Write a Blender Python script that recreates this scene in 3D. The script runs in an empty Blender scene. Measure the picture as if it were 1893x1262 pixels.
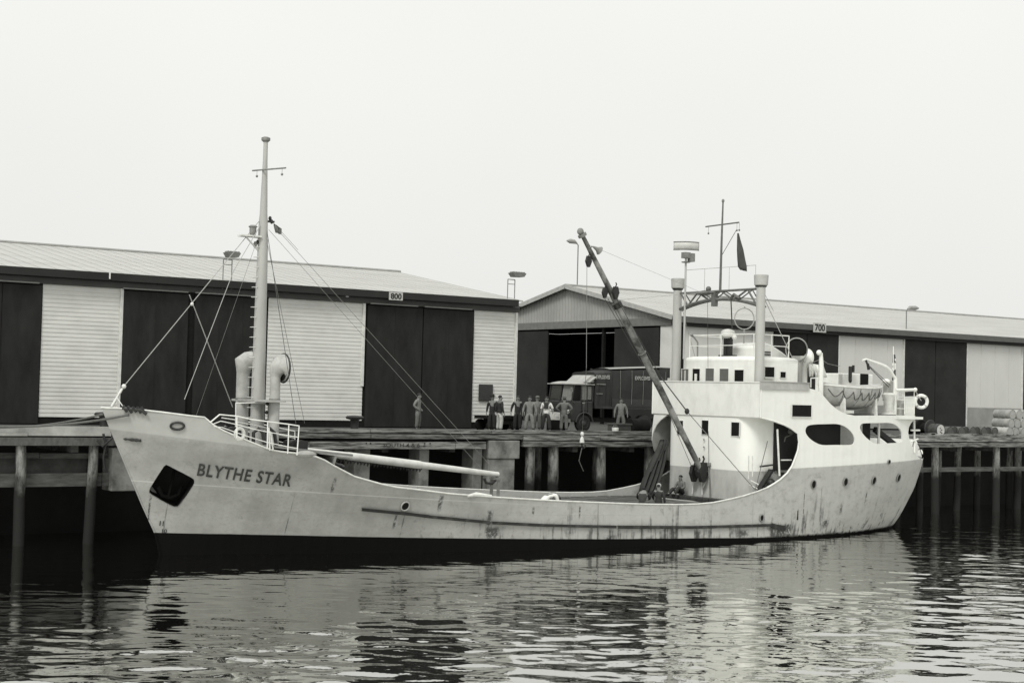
import bpy, bmesh, math, random
import numpy as np
from math import sin, cos, pi, radians, atan, sqrt
from mathutils import Vector, Matrix
from mathutils.geometry import delaunay_2d_cdt
random.seed(7)
rng = np.random.default_rng(11)

# ------------------------------------------------------------------ camera
# World: X runs aft along the quay, Y towards the quay, Z up, water at z = 0.
FPX, CX, CY = 2850., 946.5, 631.
_p = atan(94/FPX); _r = atan(.0255); _t = radians(55.6)
_fw = np.array([0, cos(_p), sin(_p)]); _u0 = np.array([0, -sin(_p), cos(_p)]); _r0 = np.array([1., 0, 0])
_rt = _r0*cos(_r)+_u0*sin(_r); _up = _u0*cos(_r)-_r0*sin(_r)
_ax = np.array([sin(_t), cos(_t), 0]); _ay = np.array([-cos(_t), sin(_t), 0])
def _q(v): return np.array([v@_ax, v@_ay, v[2]])
RT, UP, FW = _q(_rt), _q(_up), _q(_fw)
CAM = np.array([-21.53, -53.77, 6.6])

S = bpy.context.scene
cd = bpy.data.cameras.new('camera'); cam = bpy.data.objects.new('camera', cd); S.collection.objects.link(cam)
cd.sensor_width = 36; cd.lens = FPX/1893*36; cd.clip_start = .5; cd.clip_end = 4000
M = Matrix.Identity(4)
for i in range(3):
    M[i][0] = RT[i]; M[i][1] = UP[i]; M[i][2] = -FW[i]; M[i][3] = CAM[i]
cam.matrix_world = M
S.camera = cam

def ray(px, py): return RT*(px-CX)/FPX - UP*(py-CY)/FPX + FW
def hit(px, py, ax, val):
    d = ray(px, py); t = (val-CAM[ax])/d[ax]; return CAM+d*t
def PX(px, py, X): return hit(px, py, 0, X)
def PY(px, py, Y): return hit(px, py, 1, Y)
def PZ(px, py, Z): return hit(px, py, 2, Z)

# ------------------------------------------------------------------ world
W = bpy.data.worlds.new('World'); S.world = W; W.use_nodes = True
nt = W.node_tree; nt.nodes.clear()
o_ = nt.nodes.new('ShaderNodeOutputWorld'); bg = nt.nodes.new('ShaderNodeBackground')
sky = nt.nodes.new('ShaderNodeTexSky'); sky.sky_type = 'NISHITA'; sky.sun_disc = False
SUN_EL, SUN_AZ = radians(48), radians(237)
sky.sun_elevation = SUN_EL; sky.sun_rotation = SUN_AZ; sky.air_density = 1; sky.dust_density = 4
bw = nt.nodes.new('ShaderNodeRGBToBW'); nt.links.new(sky.outputs[0], bw.inputs[0])
# cloud deck: overcast sky gets brighter towards the zenith
tc = nt.nodes.new('ShaderNodeTexCoord'); sep = nt.nodes.new('ShaderNodeSeparateXYZ'); nt.links.new(tc.outputs['Generated'], sep.inputs[0])
rp = nt.nodes.new('ShaderNodeMapRange'); rp.inputs[1].default_value = 0; rp.inputs[2].default_value = 1
rp.inputs[3].default_value = 8.2; rp.inputs[4].default_value = 13.0
nt.links.new(sep.outputs['Z'], rp.inputs[0])
nz = nt.nodes.new('ShaderNodeTexNoise'); nz.inputs['Scale'].default_value = 3; nz.inputs['Detail'].default_value = 3
nt.links.new(tc.outputs['Generated'], nz.inputs[0])
ml = nt.nodes.new('ShaderNodeMath'); ml.operation = 'MULTIPLY_ADD'; ml.inputs[1].default_value = 1.0
nt.links.new(nz.outputs[0], ml.inputs[0]); nt.links.new(rp.outputs[0], ml.inputs[2])
mxf = nt.nodes.new('ShaderNodeMix'); mxf.data_type = 'FLOAT'; mxf.inputs[0].default_value = .9
nt.links.new(bw.outputs[0], mxf.inputs[2]); nt.links.new(ml.outputs[0], mxf.inputs[3])
vm = nt.nodes.new('ShaderNodeVectorMath'); vm.operation = 'SCALE'; vm.inputs[0].default_value = (1., 1.003, .972)
nt.links.new(mxf.outputs[0], vm.inputs['Scale'])
nt.links.new(vm.outputs[0], bg.inputs[0]); bg.inputs[1].default_value = .1
nt.links.new(bg.outputs[0], o_.inputs[0])

sl = bpy.data.lights.new('sun', 'SUN'); sl.energy = 2.15; sl.angle = radians(18); sl.color = (1, .99, .95)
so = bpy.data.objects.new('sun', sl); S.collection.objects.link(so)
# nishita rotation r: sun direction = (sin r, cos r) measured from +Y
sd = Vector((sin(SUN_AZ)*cos(SUN_EL), cos(SUN_AZ)*cos(SUN_EL), sin(SUN_EL)))
so.rotation_euler = sd.to_track_quat('Z', 'Y').to_euler()

S.view_settings.view_transform = 'Standard'; S.view_settings.look = 'None'
S.view_settings.exposure = 0; S.view_settings.gamma = 1
S.render.resolution_x = 1024; S.render.resolution_y = 682
S.cycles.max_bounces = 6; S.cycles.glossy_bounces = 3; S.cycles.transparent_max_bounces = 6

# ------------------------------------------------------------------ materials
TINT = (1., 1.005, .95)
def g(v): return (v*TINT[0], v*TINT[1], v*TINT[2], 1)
_m = {}
class NT:
    def __init__(s, name):
        s.m = bpy.data.materials.new(name); s.m.use_nodes = True; s.t = s.m.node_tree
        s.b = s.t.nodes['Principled BSDF']
    def n(s, typ, **kw):
        x = s.t.nodes.new('ShaderNode'+typ)
        for k, v in kw.items():
            if k.startswith('i_'): x.inputs[k[2:].replace('_', ' ')].default_value = v
            else: setattr(x, k, v)
        return x
    def l(s, a, b): s.t.links.new(a, b)
    def math(s, op, a, b=None, c=None, clamp=False):
        x = s.n('Math', operation=op, use_clamp=clamp)
        for i, v in enumerate((a, b, c)):
            if v is None: continue
            if isinstance(v, (int, float)): x.inputs[i].default_value = v
            else: s.l(v, x.inputs[i])
        return x.outputs[0]
    def mix(s, f, a, b):
        x = s.n('Mix', data_type='RGBA')
        for i, v in ((0, f), (6, a), (7, b)):
            if isinstance(v, (int, float)) and i == 0: x.inputs[0].default_value = v
            elif isinstance(v, tuple): x.inputs[i].default_value = v
            else: s.l(v, x.inputs[i])
        return x.outputs[2]
    def coord(s, sc=(1, 1, 1), kind='Object'):
        tc = s.n('TexCoord'); mp = s.n('Mapping'); mp.inputs['Scale'].default_value = sc
        s.l(tc.outputs[kind], mp.inputs[0]); return mp.outputs[0]
    def noise(s, vec, scale=1., detail=5, rough=.6):
        x = s.n('TexNoise'); x.inputs['Scale'].default_value = scale; x.inputs['Detail'].default_value = detail
        x.inputs['Roughness'].default_value = rough; s.l(vec, x.inputs['Vector']); return x.outputs[0]
    def ramp(s, v, a, b):   # clamp map a..b to 0..1
        x = s.n('MapRange'); x.inputs[1].default_value = a; x.inputs[2].default_value = b; s.l(v, x.inputs[0]); return x.outputs[0]
    def bump(s, h, strength=.3, dist=.02):
        x = s.n('Bump'); x.inputs['Strength'].default_value = strength; x.inputs['Distance'].default_value = dist
        s.l(h, x.inputs['Height']); s.l(x.outputs[0], s.b.inputs['Normal'])

def mat(name, v=.5, rough=.6, var=.25, scale=3., metal=0., stretch=(1, 1, 1), v2=None, lo=.35, hi=.7, bump=0, spec=.4):
    """grey paint/wood/metal: tone v wearing into tone v2 in noise patches"""
    if name in _m: return _m[name]
    t = NT(name)
    c = t.coord(stretch)
    n1 = t.noise(c, scale, 6, .65)
    f = t.ramp(n1, lo, hi)
    if v2 is None: v2 = v*(1-var)
    col = t.mix(f, g(v), g(v2))
    t.l(col, t.b.inputs['Base Color'])
    t.b.inputs['Roughness'].default_value = rough; t.b.inputs['Metallic'].default_value = metal
    t.b.inputs['Specular IOR Level'].default_value = spec
    if bump: t.bump(t.noise(c, scale*6, 4), bump)
    _m[name] = t.m; return t.m

def white_mat():
    t = NT('white ship paint')
    n1 = t.noise(t.coord((1, 1, .5)), 1.6, 6, .65); st = t.noise(t.coord((5, 5, .35)), 1.2, 5, .7); bl = t.noise(t.coord((1, 1, 1)), .7, 3)
    c = t.mix(t.ramp(n1, .42, .8), g(.74), g(.58))
    d = t.math('MULTIPLY', t.ramp(st, .60, .74), t.ramp(bl, .42, .62))
    c = t.mix(t.math('MULTIPLY', d, .5), c, g(.26))
    t.l(c, t.b.inputs['Base Color']); t.b.inputs['Roughness'].default_value = .5
    t.bump(t.noise(t.coord((.8, .8, .8)), 1.6, 2), .2, .04); return t.m
WHITE = white_mat()
WHITE2 = mat('weathered white paint', .68, .55, .3, 4)
DARK = mat('black iron', .022, .5, .4, 5)
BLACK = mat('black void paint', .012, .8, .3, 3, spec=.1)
STEEL = mat('grey steel', .22, .5, .5, 5)
MASTM = mat('mast grey paint', .40, .5, .2, 1.5, stretch=(1, 1, .4))
ROPE = mat('rope', .20, .9, .4, 8)
ROPEL = mat('pale rope', .42, .9, .3, 8)
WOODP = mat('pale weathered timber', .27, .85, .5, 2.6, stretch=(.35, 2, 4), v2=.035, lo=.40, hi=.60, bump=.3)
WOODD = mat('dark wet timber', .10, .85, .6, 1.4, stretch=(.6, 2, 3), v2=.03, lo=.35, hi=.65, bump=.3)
CONC = mat('stained concrete', .24, .9, .5, 1.1, v2=.08, lo=.40, hi=.68, bump=.2)
DOORM = mat('dark green door paint', .028, .7, .25, 1.6, stretch=(1, 1, .35), v2=.013, lo=.3, hi=.75, spec=.12)
FASC = mat('dark gutter paint', .030, .6, .3, .7, stretch=(.4, 1, 1), v2=.02, spec=.15)
PANEL = mat('pale horizontal boards', .60, .7, .14, .9, v2=.47, stretch=(.7, .7, 1.2), lo=.42, hi=.8)
CORR = mat('grey corrugated iron', .33, .6, .2, .4, v2=.25)
TARP = mat('dark canvas', .05, .85, .4, 2, bump=.3)
TRUCKM = mat('dark truck paint', .035, .4, .4, 2)
GLASS = mat('dark window glass', .02, .12, .2, 2, spec=.6)
WHITEB = mat('white lettering paint', .70, .6, .1, 8)
INK = mat('black lettering paint', .02, .6, .2, 8)
SKIN = mat('skin', .17, .6, .15, 6)
HAIR = mat('dark hair', .02, .7, .3, 9)
CANV = mat('hatch canvas', .36, .85, .5, .9, v2=.20, bump=.3)
BOATM = mat('lifeboat paint', .42, .5, .35, 3)

def pile_mat():
    if 'pile' in _m: return _m['pile']
    t = NT('bleached pile timber'); c = t.coord((2, 2, .5))
    n1 = t.ramp(t.noise(c, 2.4, 7, .75), .38, .62)
    sep = t.n('SeparateXYZ'); t.l(t.coord(), sep.inputs[0])
    wet = t.ramp(t.math('ADD', sep.outputs[2], t.math('MULTIPLY', t.noise(t.coord(), 1.3, 3), 1.2)), 3.5, 2.9)
    base = t.mix(n1, g(.25), g(.04))
    t.l(t.mix(wet, base, g(.022)), t.b.inputs['Base Color']); t.b.inputs['Roughness'].default_value = .85; t.b.inputs['Specular IOR Level'].default_value = .1
    t.bump(t.noise(c, 9, 4), .4); _m['pile'] = t.m; return t.m
PILE = pile_mat()

def roof_mat(name, v, stripes=1.1):
    t = NT(name); c = t.coord((.35, 1.5, 1))
    n1 = t.ramp(t.noise(c, .6, 5, .6), .3, .75)
    t.l(t.mix(n1, g(v), g(v*.78)), t.b.inputs['Base Color']); t.b.inputs['Roughness'].default_value = .6
    return t.m
ROOF = roof_mat('weathered roof sheeting', .42)

def hull_mat():
    t = NT('ship side paint')
    tcn = t.n('TexCoord'); sep = t.n('SeparateXYZ'); t.l(tcn.outputs['Object'], sep.inputs[0])
    x, z = sep.outputs[0], sep.outputs[2]
    big = t.noise(t.coord((.5, .5, .8)), 1.1, 5, .6)
    fine = t.noise(t.coord((1, 1, 1)), 9, 4, .6)
    streak = t.noise(t.coord((3.2, 3.2, .28)), 1.3, 5, .7)
    # plating: grey paint, patched
    greyc = t.mix(t.ramp(big, .35, .7), g(.35), g(.235))
    greyc = t.mix(t.math('MULTIPLY', t.ramp(fine, .48, .72), .4), greyc, g(.22))
    sm_ = t.noise(t.coord((1.2, 1.2, 1.6)), 1.9, 7, .75)
    greyc = t.mix(t.math('MULTIPLY', t.ramp(sm_, .57, .70), .45), greyc, g(.15))
    greyc = t.mix(t.math('MULTIPLY', t.ramp(x, 8, 22), .55), greyc, t.mix(t.ramp(sm_, .5, .7), g(.47), g(.29)))  # lighter towards midships: light on the less flared side put into the colour
    whitec = t.mix(t.math('MULTIPLY', t.ramp(big, .5, .8), .5), g(.72), g(.55))
    # white topsides begin aft at x > 27 above a line that follows the sheer
    line = t.math('SUBTRACT', z, t.math('MULTIPLY_ADD', x, .033, 2.57))
    up = t.math('MULTIPLY', t.ramp(t.math('ADD', line, t.math('MULTIPLY', fine, .03)), 0., .05), t.ramp(x, 26.7, 27.1))
    wf = t.math('MAXIMUM', up, t.math('MULTIPLY', t.ramp(z, 5.2, 5.25), t.ramp(x, 25, 25.2)))
    # lighter bow band: the bulwark's extra light above the knuckle put into the colour
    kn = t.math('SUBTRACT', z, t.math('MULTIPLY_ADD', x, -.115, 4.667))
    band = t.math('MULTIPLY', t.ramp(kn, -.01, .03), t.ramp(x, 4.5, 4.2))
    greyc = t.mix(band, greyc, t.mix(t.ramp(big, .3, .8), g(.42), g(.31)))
    col = t.mix(wf, greyc, whitec)
    # rust: streaks low down amidships and along the strake
    zone = t.math('MULTIPLY', t.ramp(z, 2.6, 1.0), t.ramp(x, 5, 12))
    blot = t.noise(t.coord((.8, .8, 1.)), .55, 4, .7)
    st2 = t.math('ADD', t.math('MULTIPLY', streak, .55), t.math('MULTIPLY', blot, .55))
    low = t.math('MULTIPLY', t.ramp(z, 1.2, .5), .06)
    rust = t.math('MULTIPLY', t.ramp(t.math('ADD', t.math('ADD', st2, low), t.math('MULTIPLY', zone, .06)), .655, .74), t.math('MULTIPLY_ADD', zone, .85, .08))
    rust = t.math('MULTIPLY', rust, t.math('SUBTRACT', 1., t.math('MULTIPLY', wf, .93)))
    col = t.mix(rust, col, g(.055))
    # individual rust runs from scuppers, seams and chafed plating
    for (x0_, w_, za_, zb_) in ((9.95, .10, 2.62, 1.9), (12.15, .16, 2.0, .85), (12.4, .35, 1.35, .7), (14.1, .07, 2.1, 1.6), (16.3, .05, 2.1, 1.5), (8.3, .06, 1.9, 1.2), (17.9, .4, .9, .45), (22.6, .2, .95, .4), (27.6, .62, 1.05, .1), (28.1, .3, 1.1, .1), (31.6, .16, 1.9, 1.3), (32.1, .13, .75, -.1), (32.7, .1, .8, -.1), (34.6, .07, .8, 0.), (29.0, .04, 2.5, .9), (27.0, .3, 1.0, .6), (33.4, .06, 2.4, 1.7), (-.55, .05, 2.6, 1.4), (5.6, .08, 3.3, 2.6), (20.6, .12, 1.9, 1.6), (30.6, .3, 1.2, .7), (25.2, .5, .9, .4)):
        dx_ = t.math('ABSOLUTE', t.math('SUBTRACT', x, x0_))
        m1 = t.ramp(t.math('ADD', dx_, t.math('MULTIPLY', t.math('SUBTRACT', streak, .5), w_*2.2)), w_, w_*.35)
        m2 = t.math('MULTIPLY', t.ramp(z, za_, za_-.12), t.ramp(z, zb_, zb_+.25))
        mm_ = t.math('MULTIPLY', t.math('MULTIPLY', m1, m2), t.ramp(fine, .36, .52))
        col = t.mix(t.math('MULTIPLY', mm_, .88), col, g(.04))
    # plate seams
    wv = t.math('FRACT', t.math('MULTIPLY', x, 1/4.3))
    seam = t.math('MULTIPLY', t.math('LESS_THAN', wv, .009), t.math('LESS_THAN', z, 2.6))
    sb = t.math('MULTIPLY', seam, t.ramp(streak, .42, .6))
    sb = t.math('MULTIPLY', sb, t.math('SUBTRACT', 1., wf))
    col = t.mix(t.math('MULTIPLY', sb, .75), col, g(.06))
    # faint longitudinal lap line
    lap = t.math('SUBTRACT', z, t.math('MULTIPLY_ADD', x, -.06, 3.0))
    lapm = t.math('MULTIPLY', t.math('LESS_THAN', t.math('ABSOLUTE', lap), .018), t.ramp(x, 16, 9))
    col = t.mix(t.math('MULTIPLY', lapm, .25), col, g(.75))
    # boot topping, trimmed by the stern
    bt = t.math('ADD', t.math('MULTIPLY_ADD', x, .0262, z), t.math('MULTIPLY', big, .05))
    boot = t.ramp(bt, 1.20, 1.18)
    boot = t.math('MULTIPLY', boot, t.ramp(x, 37.5, 32))
    scum = t.ramp(t.math('ADD', z, t.math('MULTIPLY', streak, .25)), .66, .56)
    boot = t.math('MAXIMUM', boot, scum)
    col = t.mix(boot, col, g(.006))
    t.l(col, t.b.inputs['Base Color']); t.b.inputs['Roughness'].default_value = .6
    t.l(t.math('MULTIPLY_ADD', boot, -.28, .30), t.b.inputs['Specular IOR Level'])
    fr = t.math('POWER', t.math('ABSOLUTE', t.math('SINE', t.math('MULTIPLY', x, pi/.62))), 6.)
    wz = t.math('LESS_THAN', t.math('ABSOLUTE', t.math('SUBTRACT', z, t.math('MULTIPLY_ADD', x, -.02, 2.05))), .02)
    hh = t.math('ADD', t.noise(t.coord((.35, .35, .5)), 2.2, 3), t.math('MULTIPLY', t.math('MULTIPLY', fr, big), .55))
    hh = t.math('ADD', hh, t.math('MULTIPLY', wz, .25))
    t.bump(hh, .45, .05)
    return t.m
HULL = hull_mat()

def water_mat():
    t = NT('harbour water')
    t.b.inputs['Base Color'].default_value = g(.006)
    t.b.inputs['Roughness'].default_value = .02; t.b.inputs['IOR'].default_value = 1.5
    c = t.coord((1, 1, 1))
    bp = t.n('Bump'); bp.inputs['Strength'].default_value = .07; bp.inputs['Distance'].default_value = .03
    t.l(t.noise(c, 4.5, 2, .5), bp.inputs['Height']); t.l(bp.outputs[0], t.b.inputs['Normal'])
    gl = t.n('BsdfGlossy'); gl.inputs['Color'].default_value = g(.92); gl.inputs['Roughness'].default_value = .02; t.l(bp.outputs[0], gl.inputs['Normal'])
    ms = t.n('MixShader'); ms.inputs[0].default_value = .56; t.l(t.b.outputs[0], ms.inputs[1]); t.l(gl.outputs[0], ms.inputs[2])
    t.l(ms.outputs[0], t.t.nodes['Material Output'].inputs['Surface'])
    return t.m

# ------------------------------------------------------------------ mesh helpers
col = S.collection
woff = {}
class MB:
    def __init__(s): s.v = []; s.f = []
    def add(s, vs, fs):
        o = len(s.v); s.v += [tuple(map(float, p)) for p in vs]; s.f += [tuple(i+o for i in f) for f in fs]; return s
    def box(s, c, d, rz=0, R=None):
        cx, cy, cz = c; x, y, z = d[0]/2, d[1]/2, d[2]/2
        P = [(i, j, k) for i in (-x, x) for j in (-y, y) for k in (-z, z)]
        if R is None: R = Matrix.Rotation(rz, 3, 'Z')
        P = [R @ Vector(p) + Vector(c) for p in P]
        return s.add(P, [(0, 1, 3, 2), (4, 6, 7, 5), (0, 4, 5, 1), (2, 3, 7, 6), (0, 2, 6, 4), (1, 5, 7, 3)])
    def bb(s, x0, x1, y0, y1, z0, z1): return s.box(((x0+x1)/2, (y0+y1)/2, (z0+z1)/2), (abs(x1-x0), abs(y1-y0), abs(z1-z0)))
    def beam(s, a, b, w, h):   # rectangular bar from a to b
        a, b = Vector(a), Vector(b); d = b-a; L = d.length
        X = d.normalized(); Zr = Vector((0, 0, 1)) if abs(X.z) < .95 else Vector((1, 0, 0))
        Y = Zr.cross(X).normalized(); Z = X.cross(Y)
        R = Matrix((X, Y, Z)).transposed()
        return s.box((a+b)/2, (L, w, h), R=R)
    def tube(s, a, b, r0, r1=None, n=12, cap=True):
        return s.path([a, b], [r0, r0 if r1 is None else r1], n, cap)
    def path(s, pts, r, n=8, cap=True, closed=False):
        pts = [Vector(p) for p in pts]
        if not hasattr(r, '__len__'): r = [r]*len(pts)
        rings = []; prev = None
        for i, p in enumerate(pts):
            if closed: d = pts[(i+1) % len(pts)]-pts[i-1]
            else: d = pts[min(i+1, len(pts)-1)]-pts[max(i-1, 0)]
            d = d.normalized() if d.length > 1e-9 else Vector((0, 0, 1))
            if prev is None:
                a = Vector((0, 0, 1)) if abs(d.z) < .9 else Vector((1, 0, 0)); X = a.cross(d).normalized()
            else:
                X = prev-d*prev.dot(d); X = X.normalized() if X.length > 1e-6 else prev
            prev = X; Y = d.cross(X)
            rings.append([p+(X*cos(2*pi*k/n)+Y*sin(2*pi*k/n))*r[i] for k in range(n)])
        vs = [q for R_ in rings for q in R_]; fs = []
        m = len(pts)
        for i in range(m if closed else m-1):
            j = (i+1) % m
            for k in range(n):
                fs.append((i*n+k, i*n+(k+1) % n, j*n+(k+1) % n, j*n+k))
        if cap and not closed: fs += [tuple(range(n))[::-1], tuple((m-1)*n+k for k in range(n))]
        return s.add(vs, fs)
    def lathe(s, c, prof, axis=(0, 0, 1), n=20, cap=True):   # prof: (dist along axis, radius)
        A = Vector(axis).normalized(); c = Vector(c)
        a = Vector((1, 0, 0)) if abs(A.x) < .9 else Vector((0, 1, 0)); X = a.cross(A).normalized(); Y = A.cross(X)
        vs = []; fs = []
        for (h, r) in prof:
            for k in range(n): vs.append(c+A*h+(X*cos(2*pi*k/n)+Y*sin(2*pi*k/n))*r)
        for i in range(len(prof)-1):
            for k in range(n): fs.append((i*n+k, i*n+(k+1) % n, (i+1)*n+(k+1) % n, (i+1)*n+k))
        if cap: fs += [tuple(range(n))[::-1], tuple((len(prof)-1)*n+k for k in range(n))]
        return s.add(vs, fs)
    def prism(s, poly, d):   # poly list of 3D pts, extruded by vector d
        n = len(poly); d = Vector(d); P = [Vector(p) for p in poly]
        return s.add(P+[p+d for p in P], [tuple(range(n))[::-1], tuple(range(n, 2*n))]+[(i, (i+1) % n, (i+1) % n+n, i+n) for i in range(n)])
    def sphere(s, c, r, n=12, m=8):
        r = (r, r, r) if not hasattr(r, '__len__') else r
        vs = [(c[0], c[1], c[2]-r[2])]; fs = []
        for i in range(1, m):
            a = -pi/2+pi*i/m
            for k in range(n): vs.append((c[0]+r[0]*cos(a)*cos(2*pi*k/n), c[1]+r[1]*cos(a)*sin(2*pi*k/n), c[2]+r[2]*sin(a)))
        vs.append((c[0], c[1], c[2]+r[2]))
        for k in range(n): fs.append((0, 1+(k+1) % n, 1+k))
        for i in range(m-2):
            for k in range(n): fs.append((1+i*n+k, 1+i*n+(k+1) % n, 1+(i+1)*n+(k+1) % n, 1+(i+1)*n+k))
        L = len(vs)-1
        for k in range(n): fs.append((L, 1+(m-2)*n+k, 1+(m-2)*n+(k+1) % n))
        return s.add(vs, fs)
    def grid(s, rows):
        n = len(rows[0]); vs = [p for r in rows for p in r]
        return s.add(vs, [(i*n+j, i*n+j+1, (i+1)*n+j+1, (i+1)*n+j) for i in range(len(rows)-1) for j in range(n-1)])
    def build(s, name, m, parent=None, smooth=True, ang=35, solid=0, bevel=0):
        off = woff.get(parent, (0, 0, 0)) if parent else (0, 0, 0)
        me = bpy.data.meshes.new(name)
        me.from_pydata([(a-off[0], b-off[1], c-off[2]) for a, b, c in s.v], [], s.f); me.update()
        bm = bmesh.new(); bm.from_mesh(me); bmesh.ops.recalc_face_normals(bm, faces=bm.faces); bm.to_mesh(me); bm.free()
        if smooth:
            me.shade_smooth(); me.set_sharp_from_angle(angle=radians(ang))
        me.materials.append(m)
        o = bpy.data.objects.new(name, me); col.objects.link(o)
        if parent: o.parent = parent; woff[o] = off
        if solid:
            md = o.modifiers.new('thickness', 'SOLIDIFY'); md.thickness = solid; md.offset = 0
        if bevel:
            md = o.modifiers.new('bevel', 'BEVEL'); md.width = bevel; md.segments = 2; md.limit_method = 'ANGLE'
        return o

def split_build(b, name, m, parent=None, **k):
    par = list(range(len(b.v)))
    def f(i):
        while par[i] != i: par[i] = par[par[i]]; i = par[i]
        return i
    for fc in b.f:
        for i in fc[1:]: par[f(i)] = f(fc[0])
    gr = {}
    for fc in b.f: gr.setdefault(f(fc[0]), []).append(fc)
    for fs in gr.values():
        ids = sorted({i for fc in fs for i in fc}); ix = {i: j for j, i in enumerate(ids)}
        MB().add([b.v[i] for i in ids], [tuple(ix[i] for i in fc) for fc in fs]).build(name, m, parent, **k)

def tag(o, label=None, cat=None, group=None, kind=None):
    if label: o['label'] = label
    if cat: o['category'] = cat
    if group: o['group'] = group
    if kind: o['kind'] = kind
    return o
def thing(name, loc, label, cat, group=None, rz=0):
    o = bpy.data.objects.new(name, None); o.location = loc; o.rotation_euler = (0, 0, rz); o.empty_display_size = .2
    col.objects.link(o); woff[o] = tuple(map(float, loc)) if rz == 0 else (0, 0, 0)
    return tag(o, label, cat, group)
def copy_tree(o, parent=None):
    c = o.copy(); col.objects.link(c)
    if parent: c.parent = parent
    for ch in [x for x in bpy.data.objects if x.parent == o]: copy_tree(ch, c)
    return c
def text_mesh(txt, bold=0., res=3):
    cu = bpy.data.curves.new('lettering', 'FONT'); cu.body = txt; cu.size = 1; cu.offset = bold; cu.resolution_u = res; cu.space_character = 1.12 if len(txt) > 8 and 'STAR' in txt else 1.
    ob = bpy.data.objects.new('lettering', cu); me = bpy.data.meshes.new_from_object(ob)
    v = [tuple(p.co) for p in me.vertices]; f = [tuple(p.vertices) for p in me.polygons]
    bpy.data.objects.remove(ob); bpy.data.curves.remove(cu); bpy.data.meshes.remove(me)
    xs = [p[0] for p in v]; ys = [p[1] for p in v]
    w, h = max(xs)-min(xs), max(ys)-min(ys)
    return [((p[0]-min(xs))/w, (p[1]-min(ys))/h) for p in v], f, w/h
def flat_text(txt, o, ex, ey, bold=0.):   # o corner, ex = full width vector, ey = height vector
    v, f, _ = text_mesh(txt, bold); o = np.array(o); ex = np.array(ex); ey = np.array(ey)
    return MB().add([o+ex*a+ey*b for a, b in v], f)

# ------------------------------------------------------------------ water and ground (setting)
def water():
    def axis(a, b, st, far0, far1):
        core = np.arange(a, b+1e-6, st)
        k = np.array([1.5, 4, 9, 20, 45, 110, 300, 900])
        return np.concatenate([(a-k*far0)[::-1], core, b+k*far1])
    X = axis(-26, 66, .115, 1, 1); Y = axis(-42, 7, .115, 1, .004)
    Y = Y[Y < 12.0]
    gx, gy = np.meshgrid(X, Y)
    z = np.zeros_like(gx)
    N = 150
    lam = np.exp(rng.uniform(np.log(.42), np.log(2.3), N))
    # crests run mostly across the view
    base = np.arctan2(FW[1], FW[0]); th = base+rng.normal(0, .55, N)
    ph = rng.uniform(0, 2*pi, N)
    for L, t, p in zip(lam, th, ph):
        k = 2*pi/L; a = .060/k/sqrt(N)
        z += a*np.sin(k*(gx*cos(t)+gy*sin(t))+p)
    # patchiness: calm lanes and breezier lanes
    patch = .72+.35*np.sin(gx*.11+gy*.23+1)*np.sin(gx*.05-gy*.31+2)
    # breezier to the right and near the camera
    near = np.clip((-8-gy)/30, 0, 1)
    right = np.clip((gx-gy*.0-2)/25, 0, 1)
    z *= patch*(.42+1.95*near**1.2+.4*right)
    fade = np.clip((gx+26)/2, 0, 1)*np.clip((66-gx)/2, 0, 1)*np.clip((gy+42)/2, 0, 1)*np.clip((7.5-gy)/2, 0, 1)
    z *= fade
    z += .34
    ny, nx = gx.shape
    v = np.stack([gx.ravel(), gy.ravel(), z.ravel()], 1)
    idx = np.arange(nx*ny).reshape(ny, nx)
    f = np.stack([idx[:-1, :-1].ravel(), idx[:-1, 1:].ravel(), idx[1:, 1:].ravel(), idx[1:, :-1].ravel()], 1)
    me = bpy.data.meshes.new('water'); me.from_pydata(v.tolist(), [], f.tolist()); me.update(); me.shade_smooth()
    me.materials.append(water_mat()); o = bpy.data.objects.new('water', me); col.objects.link(o)
    tag(o, kind='structure')
water()
DECK = 4.62
WF = 4.7   # wharf face
mb = MB(); mb.bb(-900, 1100, WF+.35, 1500, DECK-.28, DECK)
tag(mb.build('quay_ground', mat('quay asphalt and planks', .07, .9, .4, .8, v2=.035), smooth=False), kind='structure')

# ------------------------------------------------------------------ timber wharf
wharf = thing('timber_wharf', (22, WF, 0), 'long weathered timber wharf on piles running behind the moored ship', 'wharf')
XL = [-40, -1.2]
def stringer(name, x0, x1, z0, z1, y0, y1, m, seg=6.):
    b = MB(); x = x0
    while x < x1:
        L = min(seg*random.uniform(.7, 1.3), x1-x)
        dz = random.uniform(-.015, .015); dy = random.uniform(-.015, .015)
        b.bb(x, x+L-.03, y0+dy, y1, z0+dz, z1+dz); x += L
    return b.build(name, m, wharf, smooth=False)
WOODM = mat('grey weathered timber', .19, .85, .5, 2.8, stretch=(.35, 2, 4), v2=.03, lo=.38, hi=.60, bump=.3)
stringer('kerb', -60, -.3, 4.62, 4.86, WF+.05, WF+.35, mat('pale painted kerb', .42, .8, .4, .8, v2=.2, bump=.2))
stringer('kerb', .2, 27.6, 4.70, 4.86, WF+.10, WF+.40, WOODP)
stringer('kerb', 29.6, 120, 4.68, 4.82, WF+.10, WF+.40, WOODP, 4)
stringer('deck_edge_beam', -60, -.3, 4.50, 4.62, WF-.02, WF+.34, mat('pale painted kerb', .42), 5)
stringer('deck_edge_beam', -.3, 19.3, 4.45, 4.65, WF, WF+.34, WOODM, 5)
stringer('deck_edge_beam', 19.3, 120, 4.42, 4.66, WF, WF+.34, WOODP, 5)
b = MB(); b.bb(-60, 120, WF+.2, WF+.42, 4.3, 4.69); b.build('gap_shade_bar', BLACK, wharf, smooth=False)  # black bar behind the edge timbers, painting the shade in their gaps
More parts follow.
